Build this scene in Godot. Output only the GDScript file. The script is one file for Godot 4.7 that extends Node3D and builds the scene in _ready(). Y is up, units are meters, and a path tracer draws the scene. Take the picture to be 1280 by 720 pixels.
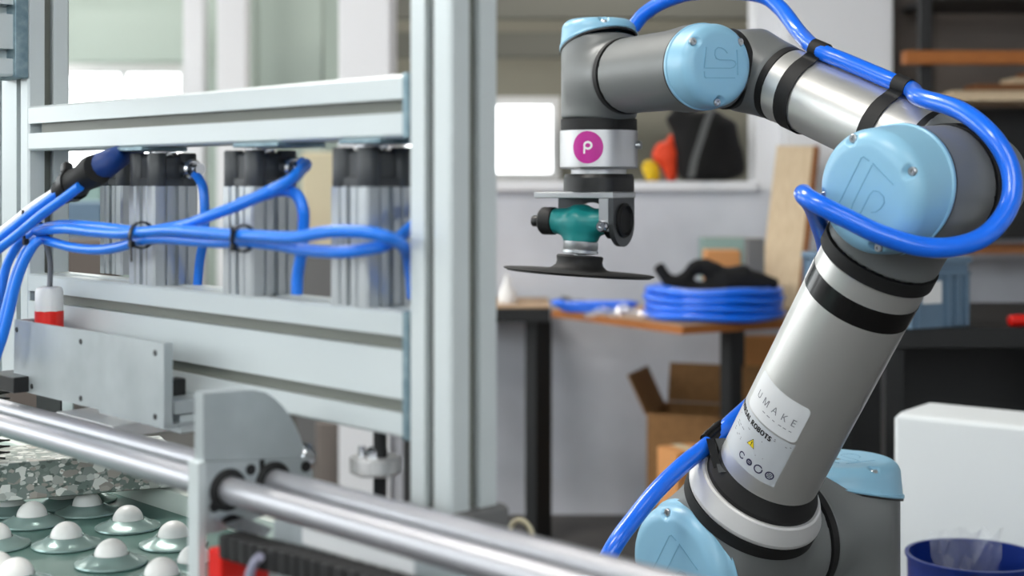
extends Node3D
# A polishing cell: robot arm with a rotary polisher, an aluminium machine frame, rails and a ball transfer table in a workshop.

const F := 1800.0        # focal length in pixels of the 1280 x 720 frame
const HY := 228.0        # row of the horizon
const EYE := 1.2         # camera height
var U := Vector3(0.6861, 0, 0.7275)     # along the machine frame
var N := Vector3(-0.7275, 0, 0.6861)    # out of its front
var FR := Transform3D(Basis(U, Vector3.UP, N), Vector3(-0.0424, EYE, -0.99))
var used := {}
var M := {}
var rng := RandomNumberGenerator.new()

class Geo:
	var v := PackedVector3Array()
	var n := PackedVector3Array()
	var t := PackedVector2Array()
	var i := PackedInt32Array()
	func vert(p: Vector3, nn: Vector3, uv := Vector2.ZERO) -> int:
		v.append(p); n.append(nn); t.append(uv)
		return v.size() - 1
	func tri(a: int, b: int, c: int) -> void:
		var g := (v[c] - v[a]).cross(v[b] - v[a])
		if g.dot(n[a] + n[b] + n[c]) < 0.0:
			i.append(a); i.append(c); i.append(b)
		else:
			i.append(a); i.append(b); i.append(c)
	func quad(a: int, b: int, c: int, d: int) -> void:
		tri(a, b, c); tri(a, c, d)
	func face(a: Vector3, b: Vector3, c: Vector3, d: Vector3, nn: Vector3) -> void:
		quad(vert(a, nn, Vector2(0, 0)), vert(b, nn, Vector2(1, 0)), vert(c, nn, Vector2(1, 1)), vert(d, nn, Vector2(0, 1)))
	func box(x: Transform3D, size: Vector3, bev := 0.0) -> void:
		var h := size / 2.0
		var b := minf(bev, minf(h.x, minf(h.y, h.z)) * 0.9)
		var at := {}
		for ax in 3:
			for s in [-1, 1]:
				for p in [-1, 1]:
					for q in [-1, 1]:
						var c := Vector3()
						var k1 := (ax + 1) % 3
						var k2 := (ax + 2) % 3
						c[ax] = s * h[ax]; c[k1] = p * (h[k1] - b); c[k2] = q * (h[k2] - b)
						var nn := Vector3()
						nn[ax] = s
						var sg := Vector3i()
						sg[ax] = s; sg[k1] = p; sg[k2] = q
						at[[ax, sg]] = vert(x * c, (x.basis * nn).normalized(), Vector2(p, q) * 0.5)
				var z := func(p, q):
					var sg := Vector3i()
					sg[ax] = s; sg[(ax + 1) % 3] = p; sg[(ax + 2) % 3] = q
					return at[[ax, sg]]
				quad(z.call(-1, -1), z.call(1, -1), z.call(1, 1), z.call(-1, 1))
		if b <= 0.0:
			return
		for ax in 3:
			var k1 := (ax + 1) % 3
			var k2 := (ax + 2) % 3
			for p in [-1, 1]:
				for q in [-1, 1]:
					var lo := Vector3i()
					var hi := Vector3i()
					lo[ax] = -1; hi[ax] = 1
					lo[k1] = p; hi[k1] = p; lo[k2] = q; hi[k2] = q
					quad(at[[k1, lo]], at[[k1, hi]], at[[k2, hi]], at[[k2, lo]])
		for a in [-1, 1]:
			for p in [-1, 1]:
				for q in [-1, 1]:
					var sg := Vector3i(a, p, q)
					tri(at[[0, sg]], at[[1, sg]], at[[2, sg]])
	func lathe(x: Transform3D, prof: Array, seg := 32, a0 := 0.0, a1 := TAU, sharp := 40.0) -> void:
		# prof: Vector2(radius, height along local y)
		var k := prof.size() - 1
		var sn := []
		for j in k:
			var d: Vector2 = prof[j + 1] - prof[j]
			sn.append(Vector2(d.y, -d.x).normalized())
		for j in k:
			var na: Vector2 = sn[j]
			var nb: Vector2 = sn[j]
			if j > 0 and absf(rad_to_deg(na.angle_to(sn[j - 1]))) < sharp:
				na = (na + sn[j - 1]).normalized()
			if j < k - 1 and absf(rad_to_deg(nb.angle_to(sn[j + 1]))) < sharp:
				nb = (nb + sn[j + 1]).normalized()
			var ra := []
			var rb := []
			for s in seg + 1:
				var an := lerpf(a0, a1, float(s) / seg)
				var c := Vector3(cos(an), 0, sin(an))
				ra.append(vert(x * (c * prof[j].x + Vector3.UP * prof[j].y), x.basis * (c * na.x + Vector3.UP * na.y), Vector2(an * prof[j].x, prof[j].y)))
				rb.append(vert(x * (c * prof[j + 1].x + Vector3.UP * prof[j + 1].y), x.basis * (c * nb.x + Vector3.UP * nb.y), Vector2(an * prof[j + 1].x, prof[j + 1].y)))
			for s in seg:
				if prof[j].x > 1e-6:
					tri(ra[s], ra[s + 1], rb[s + 1])
				if prof[j + 1].x > 1e-6:
					tri(ra[s], rb[s + 1], rb[s])
	func tube(pts: Array, r, seg := 12, caps := true) -> void:
		# r: a float or one radius per point
		var up := Vector3.UP
		var rings := []
		var tan0 := Vector3.ZERO
		for k in pts.size():
			var tg: Vector3 = (pts[mini(k + 1, pts.size() - 1)] - pts[maxi(k - 1, 0)]).normalized()
			if k == 0:
				up = tg.cross(Vector3.RIGHT if absf(tg.x) < 0.8 else Vector3.UP).normalized()
			elif tan0.cross(tg).length() > 1e-6:
				up = up.rotated(tan0.cross(tg).normalized(), tan0.angle_to(tg))
			up = (up - tg * up.dot(tg)).normalized()
			tan0 = tg
			var side := tg.cross(up)
			var rr: float = r[k] if r is Array else r
			var ring := []
			for s in seg + 1:
				var an := TAU * s / seg
				var d := up * cos(an) + side * sin(an)
				ring.append(vert(pts[k] + d * rr, d, Vector2(float(s) / seg, k)))
			rings.append(ring)
			if caps and (k == 0 or k == pts.size() - 1):
				var nn := -tg if k == 0 else tg
				var c := vert(pts[k], nn)
				var q := []
				for s in seg + 1:
					q.append(vert(v[ring[s]], nn))
				for s in seg:
					tri(c, q[s], q[s + 1])
		for k in pts.size() - 1:
			for s in seg:
				quad(rings[k][s], rings[k][s + 1], rings[k + 1][s + 1], rings[k + 1][s])
	func prism(x: Transform3D, poly: PackedVector2Array, z0: float, z1: float, smooth := false) -> void:
		# a polygon in local xy, drawn out along local z
		var k := poly.size()
		var area := 0.0
		for a in k:
			area += poly[a].cross(poly[(a + 1) % k])
		var sg := 1.0 if area > 0.0 else -1.0
		var en := []
		for a in k:
			var d := poly[(a + 1) % k] - poly[a]
			en.append(Vector2(d.y, -d.x).normalized() * sg)
		for a in k:
			var b := (a + 1) % k
			var n0: Vector2 = en[a]
			var n1: Vector2 = en[a]
			if smooth:
				if absf(n0.angle_to(en[(a + k - 1) % k])) < 0.6: n0 = (n0 + en[(a + k - 1) % k]).normalized()
				if absf(n1.angle_to(en[b])) < 0.6: n1 = (n1 + en[b]).normalized()
			var m0 := x.basis * Vector3(n0.x, n0.y, 0)
			var m1 := x.basis * Vector3(n1.x, n1.y, 0)
			var p := poly[a]
			var q := poly[b]
			quad(vert(x * Vector3(p.x, p.y, z0), m0), vert(x * Vector3(q.x, q.y, z0), m1), vert(x * Vector3(q.x, q.y, z1), m1), vert(x * Vector3(p.x, p.y, z1), m0))
		var ix := Geometry2D.triangulate_polygon(poly)
		for e in [[z0, -1.0], [z1, 1.0]]:
			var nn: Vector3 = x.basis * Vector3(0, 0, e[1] * signf(z1 - z0))
			var base := v.size()
			for p in poly:
				vert(x * Vector3(p.x, p.y, e[0]), nn, p)
			for c in range(0, ix.size(), 3):
				tri(base + ix[c], base + ix[c + 1], base + ix[c + 2])
	func strip(pts: Array, nors: Array, side: Array, w: float, th: float) -> void:
		# a flat band along pts: nors = outward, side = across
		var rows := []
		for k in pts.size():
			var nn: Vector3 = nors[k] if nors.size() > 1 else nors[0]
			var sd: Vector3 = side[k] if side.size() > 1 else side[0]
			var p: Vector3 = pts[k]
			var a := p - sd * w / 2; var b := p + sd * w / 2
			rows.append([vert(a + nn * th, nn), vert(b + nn * th, nn), vert(a, -nn), vert(b, -nn), vert(a + nn * th, -sd), vert(a, -sd), vert(b + nn * th, sd), vert(b, sd)])
		for k in pts.size() - 1:
			var r: Array = rows[k]
			var s: Array = rows[k + 1]
			quad(r[0], r[1], s[1], s[0]); quad(r[2], r[3], s[3], s[2]); quad(r[4], r[5], s[5], s[4]); quad(r[6], r[7], s[7], s[6])
		for e in [[0, -1.0], [pts.size() - 1, 1.0]]:
			var j: int = e[0]
			var other: Vector3 = pts[1] - pts[0] if j == 0 else pts[j] - pts[j - 1]
			var nn: Vector3 = other.normalized() * e[1]
			var q := []
			for id in [rows[j][0], rows[j][1], rows[j][3], rows[j][2]]:
				q.append(vert(v[id], nn))
			quad(q[0], q[1], q[2], q[3])
	func ball(x: Transform3D, r: float, seg := 20, from := -90.0, to := 90.0) -> void:
		var prof := []
		for k in seg / 2 + 1:
			var an := deg_to_rad(lerpf(from, to, float(k) / (seg / 2)))
			prof.append(Vector2(maxf(0.0, cos(an)) * r, sin(an) * r))
		lathe(x, prof, seg)
	func mesh(m: Material) -> ArrayMesh:
		var a := []
		a.resize(Mesh.ARRAY_MAX)
		for k in n.size():
			n[k] = n[k].normalized() if n[k].length_squared() > 1e-12 else Vector3.UP
		a[Mesh.ARRAY_VERTEX] = v; a[Mesh.ARRAY_NORMAL] = n; a[Mesh.ARRAY_TEX_UV] = t; a[Mesh.ARRAY_INDEX] = i
		var am := ArrayMesh.new()
		am.add_surface_from_arrays(Mesh.PRIMITIVE_TRIANGLES, a)
		am.surface_set_material(0, m)
		return am

# ---------- placing and naming ----------
func P(px: float, py: float, d: float) -> Vector3:     # a point seen at that pixel, d metres in front of the lens
	return Vector3((px - 640.0) / F * d, EYE - (py - HY) / F * d, -d)

func FZ(px: float, py: float, z: float) -> Vector3:     # frame coordinates of that pixel on the plane z
	var ray := FR.basis.inverse() * Vector3((px - 640.0) / F, -(py - HY) / F, -1)
	var o := FR.affine_inverse() * Vector3(0, EYE, 0)
	return o + ray * ((z - o.z) / ray.z)

func FX(px: float, py: float, x: float) -> Vector3:
	var ray := FR.basis.inverse() * Vector3((px - 640.0) / F, -(py - HY) / F, -1)
	var o := FR.affine_inverse() * Vector3(0, EYE, 0)
	return o + ray * ((x - o.x) / ray.x)

func FY(px: float, py: float, y: float) -> Vector3:
	var ray := FR.basis.inverse() * Vector3((px - 640.0) / F, -(py - HY) / F, -1)
	var o := FR.affine_inverse() * Vector3(0, EYE, 0)
	return o + ray * ((y - o.y) / ray.y)

func numbered(called: String) -> String:
	if not used.has(called):
		used[called] = 0
		return called
	used[called] += 1
	return "%s_%03d" % [called, used[called]]

func tag(o: Node, label: String, category: String, group := "") -> void:
	o.set_meta("label", label); o.set_meta("category", category)
	if group: o.set_meta("group", group)

func thing(called: String, x: Transform3D, label: String, category: String, group := "") -> Node3D:
	var o := Node3D.new()
	o.name = numbered(called); o.transform = x
	add_child(o)
	tag(o, label, category, group)
	return o

func part(called: String, g: Geo, m: Material, parent: Node, x := Transform3D()) -> MeshInstance3D:
	var o := MeshInstance3D.new()
	o.name = called; o.mesh = g.mesh(m); o.transform = x
	parent.add_child(o, true)
	return o

func whole(called: String, g: Geo, m: Material, label: String, category: String, group := "", x := Transform3D()) -> MeshInstance3D:
	var o := part(numbered(called), g, m, self, x)
	tag(o, label, category, group)
	return o

func struct(called: String, g: Geo, m: Material, parent: Node = self, x := Transform3D()) -> MeshInstance3D:
	var o := part(called, g, m, parent, x)
	if parent == self: o.set_meta("kind", "structure")
	return o

func T(p: Vector3) -> Transform3D:
	return Transform3D(Basis(), p)

func along(dir: Vector3, at: Vector3, hint := Vector3.RIGHT) -> Transform3D:   # local y runs along dir, local x towards hint
	var y := dir.normalized()
	if absf(y.dot(hint.normalized())) > 0.995: hint = Vector3.UP if absf(y.y) < 0.9 else Vector3.BACK
	var x := (hint - y * hint.dot(y)).normalized()
	return Transform3D(Basis(x, y, x.cross(y)), at)

func smooth_path(pts: Array, per := 6) -> Array:
	var out := []
	for k in pts.size() - 1:
		var a: Vector3 = pts[maxi(k - 1, 0)]
		var b: Vector3 = pts[k]
		var c: Vector3 = pts[k + 1]
		var d: Vector3 = pts[mini(k + 2, pts.size() - 1)]
		for s in per:
			out.append(b.cubic_interpolate(c, a, d, float(s) / per))
	out.append(pts[-1])
	return out

# ---------- smooth joined bodies: distance fields turned into surface nets ----------
func field(p: Vector3, cyls: Array, k: float) -> float:
	var d := 1e9
	for c in cyls:
		var q: Vector3 = p - c[0]
		var y: float = q.dot(c[1])
		var dx: float = (q - c[1] * y).length() - c[3] + c[4]
		var dy: float = absf(y) - c[2] + c[4]
		var e: float = minf(maxf(dx, dy), 0.0) + Vector2(maxf(dx, 0), maxf(dy, 0)).length() - c[4]
		var h := maxf(k - absf(d - e), 0.0) / k
		d = minf(d, e) - h * h * k * 0.25
	return d

func cyl(a: Vector3, b: Vector3, r: float, edge := 0.004) -> Array:
	return [(a + b) / 2, (b - a).normalized(), (b - a).length() / 2, r, minf(edge, minf(r, (b - a).length() / 2) * 0.98)]

func body(cyls: Array, k := 0.02, cell := 0.004) -> Geo:
	var lo := Vector3.ONE * 1e9
	var hi := -lo
	for c in cyls:
		var ext := Vector3.ZERO
		for ax in 3:
			ext[ax] = absf(c[1][ax]) * c[2] + c[3] * sqrt(maxf(0.0, 1.0 - c[1][ax] * c[1][ax]))
		lo = lo.min(c[0] - ext); hi = hi.max(c[0] + ext)
	lo -= Vector3.ONE * (cell * 2 + k * 0.3); hi += Vector3.ONE * (cell * 2 + k * 0.3)
	var nx := int((hi.x - lo.x) / cell) + 1
	var ny := int((hi.y - lo.y) / cell) + 1
	var nz := int((hi.z - lo.z) / cell) + 1
	var val := PackedFloat32Array()
	val.resize(nx * ny * nz)
	var w := 0
	for z in nz:
		for y in ny:
			for x in nx:
				val[w] = field(lo + Vector3(x, y, z) * cell, cyls, k)
				w += 1
	var g := Geo.new()
	var id := {}
	var sxy := nx * ny
	for z in nz - 1:
		for y in ny - 1:
			for x in nx - 1:
				var o := x + y * nx + z * sxy
				var cnt := 0
				for c in 8:
					if val[o + (c & 1) + (1 if c & 2 else 0) * nx + (1 if c & 4 else 0) * sxy] < 0: cnt += 1
				if cnt == 0 or cnt == 8: continue
				var p := lo + (Vector3(x, y, z) + Vector3.ONE * 0.5) * cell
				for it in 3:
					var f0 := field(p, cyls, k)
					var e := cell * 0.25
					var gr := Vector3(field(p + Vector3(e, 0, 0), cyls, k) - f0, field(p + Vector3(0, e, 0), cyls, k) - f0, field(p + Vector3(0, 0, e), cyls, k) - f0) / e
					p -= gr.normalized() * f0
				var e2 := cell * 0.4
				var nn := Vector3(field(p + Vector3(e2, 0, 0), cyls, k) - field(p - Vector3(e2, 0, 0), cyls, k), field(p + Vector3(0, e2, 0), cyls, k) - field(p - Vector3(0, e2, 0), cyls, k), field(p + Vector3(0, 0, e2), cyls, k) - field(p - Vector3(0, 0, e2), cyls, k))
				id[o] = g.vert(p, nn.normalized())
	for z in range(1, nz - 1):
		for y in range(1, ny - 1):
			for x in range(1, nx - 1):
				var o := x + y * nx + z * sxy
				var s := val[o] < 0
				if s != (val[o + 1] < 0): g.quad(id[o], id[o - nx], id[o - nx - sxy], id[o - sxy])
				if s != (val[o + nx] < 0): g.quad(id[o], id[o - 1], id[o - 1 - sxy], id[o - sxy])
				if s != (val[o + sxy] < 0): g.quad(id[o], id[o - 1], id[o - 1 - nx], id[o - nx])
	return g

# ---------- materials ----------
func mat(c: Color, rough := 0.5, metal := 0.0) -> StandardMaterial3D:
	var m := StandardMaterial3D.new()
	m.albedo_color = c; m.roughness = rough; m.metallic = metal
	return m

func noise_tex(freq: float, a: Color, b: Color, kind := FastNoiseLite.TYPE_SIMPLEX, sd := 1, size := 256) -> NoiseTexture2D:
	var n := FastNoiseLite.new()
	n.noise_type = kind; n.frequency = freq; n.seed = sd; n.fractal_octaves = 4
	var t := NoiseTexture2D.new()
	t.width = size; t.height = size; t.seamless = true; t.noise = n
	var g := Gradient.new()
	g.colors = PackedColorArray([a, b])
	t.color_ramp = g
	return t

func tri_map(m: StandardMaterial3D, t: Texture2D, scale: Vector3) -> StandardMaterial3D:
	m.albedo_texture = t; m.uv1_triplanar = true; m.uv1_scale = scale
	return m

func wood(c: Color, d: Color, sd: int, scale := Vector3(2, 30, 30)) -> StandardMaterial3D:
	return tri_map(mat(Color.WHITE, 0.6), noise_tex(0.02, c, d, FastNoiseLite.TYPE_SIMPLEX, sd), scale)

func terrazzo() -> ImageTexture:
	var s := 512
	var im := Image.create(s, s, false, Image.FORMAT_RGB8)
	im.fill(Color(0.43, 0.48, 0.455))
	rng.seed = 7
	var tones := [Color(0.88, 0.88, 0.86), Color(0.78, 0.79, 0.77), Color(0.66, 0.67, 0.65), Color(0.60, 0.58, 0.55), Color(0.54, 0.57, 0.55), Color(0.68, 0.65, 0.62), Color(0.48, 0.52, 0.5)]
	for k in 1350:
		var big := k > 1080
		var r := rng.randf_range(15, 32) if big else rng.randf_range(4, 15)
		var c := Vector2(rng.randf() * s, rng.randf() * s)
		var col: Color = tones[rng.randi() % tones.size()] if big or rng.randf() < 0.8 else Color(0.34, 0.38, 0.36)
		var rad := []
		var m := rng.randi_range(5, 7)
		var turn := rng.randf() * TAU
		var flat := rng.randf_range(0.55, 1.0)
		for j in m: rad.append(Vector2.from_angle(turn + TAU * (j + rng.randf_range(-0.25, 0.25)) / m) * r * rng.randf_range(0.7, 1.0) * Vector2(1, flat))
		for y in range(int(-r), int(r) + 1):
			for x in range(int(-r), int(r) + 1):
				var inside := true
				for j in m:
					var a: Vector2 = rad[j]
					var b: Vector2 = rad[(j + 1) % m]
					if (b - a).cross(Vector2(x, y) - a) < 0:
						inside = false
						break
				if inside: im.set_pixel(posmod(int(c.x) + x, s), posmod(int(c.y) + y, s), col)
	return ImageTexture.create_from_image(im)

func make_materials() -> void:
	M.alu = mat(Color(0.80, 0.83, 0.835), 0.42, 0.25)
	M.plate = tri_map(mat(Color(1, 1, 1), 0.38, 0.45), noise_tex(0.006, Color(0.66, 0.69, 0.70), Color(0.74, 0.77, 0.78), FastNoiseLite.TYPE_SIMPLEX, 4), Vector3(6, 6, 6))
	M.zinc = tri_map(mat(Color(1, 1, 1), 0.4, 0.6), noise_tex(0.02, Color(0.42, 0.52, 0.56), Color(0.62, 0.70, 0.73), FastNoiseLite.TYPE_CELLULAR, 9), Vector3(14, 14, 14))
	M.chrome = mat(Color(0.82, 0.83, 0.85), 0.16, 1.0)
	M.steel = mat(Color(0.74, 0.75, 0.76), 0.3, 0.9)
	M.tube = mat(Color(0.85, 0.85, 0.84), 0.35, 0.75)
	M.satin = mat(Color(0.84, 0.84, 0.84), 0.4, 0.5)
	M.rail = mat(Color(0.72, 0.72, 0.74), 0.45, 0.8)
	M.shaded_steel = mat(Color(0.30, 0.31, 0.32), 0.35, 0.6)  # bracket steel darkened: the shadow inside the bracket is in the colour
	M.grey = mat(Color(0.44, 0.45, 0.45), 0.42, 0.1)
	M.lid = mat(Color(0.55, 0.745, 0.85), 0.33)
	M.lidline = mat(Color(0.46, 0.66, 0.77), 0.4)
	M.black = mat(Color(0.045, 0.045, 0.05), 0.4)
	M.rubber = mat(Color(0.05, 0.05, 0.055), 0.65)
	M.tape = mat(Color(0.035, 0.035, 0.04), 0.2)
	M.head = mat(Color(0.23, 0.24, 0.25), 0.42)
	M.barrel = mat(Color(0.72, 0.74, 0.75), 0.33, 0.7)
	M.hose = mat(Color(0.06, 0.43, 0.94), 0.28)
	M.hose.clearcoat_enabled = true; M.hose.clearcoat = 0.4; M.hose.clearcoat_roughness = 0.15
	M.hose_small = mat(Color(0.12, 0.48, 0.92), 0.3)
	M.sleeve = mat(Color(0.02, 0.20, 0.46), 0.5)
	M.white = mat(Color(0.90, 0.90, 0.90), 0.4)
	M.label = mat(Color(0.90, 0.91, 0.92), 0.35)
	M.silver_label = mat(Color(0.80, 0.82, 0.84), 0.35, 0.1)
	M.ink = mat(Color(0.08, 0.08, 0.1), 0.6)
	M.pale_ink = mat(Color(0.50, 0.51, 0.54), 0.6)
	M.insert = mat(Color(0.44, 0.45, 0.42), 0.5)
	M.magenta = mat(Color(0.72, 0.05, 0.55), 0.35)
	M.red = mat(Color(0.86, 0.09, 0.04), 0.35)
	M.yellow = mat(Color(0.95, 0.85, 0.08), 0.4)
	M.teal = mat(Color(0.10, 0.52, 0.52), 0.38)
	M.green_bed = mat(Color(0.31, 0.46, 0.43), 0.4, 0.1)
	M.unit = mat(Color(0.60, 0.70, 0.685), 0.22, 0.4)
	M.nylon = mat(Color(0.93, 0.93, 0.92), 0.35)
	M.rim = mat(Color(0.80, 0.84, 0.81), 0.5)
	M.stone = tri_map(mat(Color.WHITE, 0.3), terrazzo(), Vector3(6.4, 6.4, 6.4))
	M.wall = tri_map(mat(Color.WHITE, 0.9), noise_tex(0.01, Color(0.74, 0.75, 0.78), Color(0.82, 0.83, 0.86), FastNoiseLite.TYPE_SIMPLEX, 3), Vector3(0.7, 0.7, 0.7))
	M.white_wall = mat(Color(0.90, 0.905, 0.92), 0.85)
	M.olive = mat(Color(0.55, 0.54, 0.49), 0.9)
	M.beam = mat(Color(0.42, 0.42, 0.39), 0.8)
	M.floor = tri_map(mat(Color.WHITE, 0.6), noise_tex(0.02, Color(0.25, 0.24, 0.23), Color(0.32, 0.31, 0.30), FastNoiseLite.TYPE_SIMPLEX, 5), Vector3(0.8, 0.8, 0.8))
	M.ceiling = mat(Color(0.80, 0.80, 0.78), 0.9)
	M.mint = mat(Color(0.68, 0.73, 0.70), 0.8)
	M.shaded_wall_brown = mat(Color(0.40, 0.37, 0.35), 0.85)  # brown grey; on the wall it holds the shade of a less lit grey
	M.black_steel = mat(Color(0.07, 0.075, 0.08), 0.5)
	M.tabletop = wood(Color(0.62, 0.50, 0.38), Color(0.76, 0.64, 0.50), 11)
	M.edge_wood = wood(Color(0.58, 0.33, 0.12), Color(0.70, 0.43, 0.18), 12)
	M.pale_wood = wood(Color(0.80, 0.71, 0.58), Color(0.87, 0.79, 0.67), 13, Vector3(10, 2, 10))
	M.brown_wood = wood(Color(0.45, 0.27, 0.12), Color(0.58, 0.36, 0.17), 14)
	M.card = tri_map(mat(Color.WHITE, 0.85), noise_tex(0.03, Color(0.50, 0.36, 0.21), Color(0.56, 0.41, 0.25), FastNoiseLite.TYPE_SIMPLEX, 15), Vector3(4, 4, 4))
	M.card_light = mat(Color(0.80, 0.56, 0.34), 0.85)
	M.crate = mat(Color(0.37, 0.47, 0.56), 0.45)
	M.foam = mat(Color(0.86, 0.88, 0.89), 0.8)
	M.bin = mat(Color(0.02, 0.14, 0.44), 0.35)
	M.fabric = mat(Color(0.025, 0.025, 0.03), 0.9)
	M.orange = mat(Color(0.85, 0.24, 0.06), 0.7)
	M.fabric_yellow = mat(Color(0.85, 0.70, 0.05), 0.7)
	M.grey_strap = mat(Color(0.36, 0.37, 0.37), 0.8)
	M.cream = mat(Color(0.82, 0.78, 0.66), 0.5)
	M.grey_box = mat(Color(0.42, 0.42, 0.42), 0.7)
	M.sage = mat(Color(0.55, 0.66, 0.64), 0.6)
	M.film = mat(Color(0.95, 0.97, 1.0, 0.14), 0.1)
	M.film.transparency = BaseMaterial3D.TRANSPARENCY_ALPHA
	M.glass = mat(Color(0.95, 0.98, 1.0, 0.08), 0.03)
	M.glass.transparency = BaseMaterial3D.TRANSPARENCY_ALPHA
	M.lamp = mat(Color(1, 1, 1), 0.5)
	M.lamp.emission_enabled = true; M.lamp.emission = Color(1, 0.98, 0.95); M.lamp.emission_energy_multiplier = 1.2

func _ready() -> void:
	# camera: level, the lens shifted down
	var cam := Camera3D.new()
	cam.name = "camera"
	add_child(cam)
	cam.position = Vector3(0, EYE, 0)
	var at := CameraAttributesPhysical.new()
	at.frustum_focal_length = 50.0
	at.frustum_focus_distance = 1.58
	at.frustum_near = 0.05
	at.frustum_far = 60.0
	at.exposure_aperture = 4.4
	cam.attributes = at
	cam.set_frustum(0.05 * 720.0 / F, Vector2(0, -0.05 * (360.0 - HY) / F), 0.05, 60.0)
	cam.current = true
	# overcast sky, exposure
	var env := Environment.new()
	var sky := Sky.new()
	var sm := ProceduralSkyMaterial.new()
	sm.sky_top_color = Color(0.93, 0.97, 0.985); sm.sky_horizon_color = Color(0.98, 0.99, 0.99)
	sm.ground_horizon_color = Color(0.80, 0.82, 0.83); sm.ground_bottom_color = Color(0.5, 0.5, 0.5)
	sky.sky_material = sm
	env.background_mode = Environment.BG_SKY
	env.sky = sky
	env.background_energy_multiplier = 6.0
	env.tonemap_mode = Environment.TONE_MAPPER_LINEAR
	env.tonemap_exposure = 1.13
	env.sdfgi_enabled = true; env.ssao_enabled = true; env.ssil_enabled = true
	var we := WorldEnvironment.new()
	we.name = "world_environment"
	we.environment = env
	add_child(we)
	make_materials()
	# unseen ceiling lamps added to brighten the hall: glowing panels with area lights
	for q in [[-1.5, -0.4, 1.2, "added unseen ceiling lamp above the left of the work cell"], [0.7, 0.6, 0.4, "added unseen ceiling lamp behind the lens"], [-1.4, -2.9, 1.9, "added unseen ceiling lamp in front of the slim pillar"], [-2.8, -5.6, 1.1, "added unseen ceiling lamp of the far hall left of the pillar"], [0.6, -6.9, 1.2, "added unseen ceiling lamp of the far hall behind the hatch"], [-2.4, -7.6, 0.8, "added unseen ceiling lamp near the far window"]]:
		var o := thing("added_ceiling_lamp", T(Vector3(q[0], 3.52, q[1])), q[3], "lamp", "added ceiling lamps of the hall")
		var g := Geo.new(); g.box(T(Vector3(0, 0.045, 0)), Vector3(1.5, 0.07, 0.5), 0.004)
		part("housing", g, M.white, o)
		g = Geo.new(); g.box(T(Vector3(0, 0.004, 0)), Vector3(1.44, 0.008, 0.44))
		part("diffuser", g, M.lamp, o)
		var l := AreaLight3D.new()
		l.name = "light"
		l.area_size = Vector2(1.4, 0.4)
		l.light_color = Color(1.0, 0.985, 0.96)
		l.light_energy = LAMP * q[2]
		l.area_range = 14.0
		l.area_attenuation = 2.0
		l.shadow_enabled = true
		l.rotation.x = -PI / 2
		l.position = Vector3(0, -0.006, 0)
		o.add_child(l)
	room()
	machine()
	robot()
	background()

const LAMP := 3.6

func rect_wall(called: String, lo: Vector3, hi: Vector3, m: Material, parent: Node = self) -> MeshInstance3D:
	var g := Geo.new()
	g.box(T((lo + hi) / 2), (hi - lo).abs())
	return struct(called, g, m, parent)

func bx(g: Geo, lo: Vector3, hi: Vector3, bev := 0.0) -> void:
	g.box(T((lo + hi) / 2), (hi - lo).abs(), bev)

# one aluminium T-slot profile drawn along local z, its section w x h about the origin
func slot_profile(w: float, h: float) -> PackedVector2Array:
	var p := PackedVector2Array()
	var c := 0.002
	for side in 4:
		var len := w if side % 2 == 0 else h
		var off := h / 2 if side % 2 == 0 else w / 2
		var rot := -PI / 2 * side
		var line := [Vector2(-len / 2 + c, off)]
		var cnt := int(round(len / 0.045))
		for k in cnt:
			var at := -len / 2 + len / cnt * (k + 0.5)
			for q in [[-0.005, 0.0], [-0.005, -0.0045], [-0.010, -0.0045], [-0.010, -0.008], [-0.0048, -0.0152], [0.0048, -0.0152], [0.010, -0.008], [0.010, -0.0045], [0.005, -0.0045], [0.005, 0.0]]:
				line.append(Vector2(at + q[0], off + q[1]))
		line.append(Vector2(len / 2 - c, off))
		for q in line: p.append(q.rotated(rot))
	return p

# a bar of that profile from a to b (frame coordinates), section axes wx and hy
func bar(a: Vector3, b: Vector3, wx: Vector3, w: float, h: float) -> Geo:
	var z := (b - a).normalized()
	var x := wx.normalized()
	var g := Geo.new()
	g.prism(Transform3D(Basis(x, z.cross(x), z), a), slot_profile(w, h), 0.0, (b - a).length())
	return g

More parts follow.
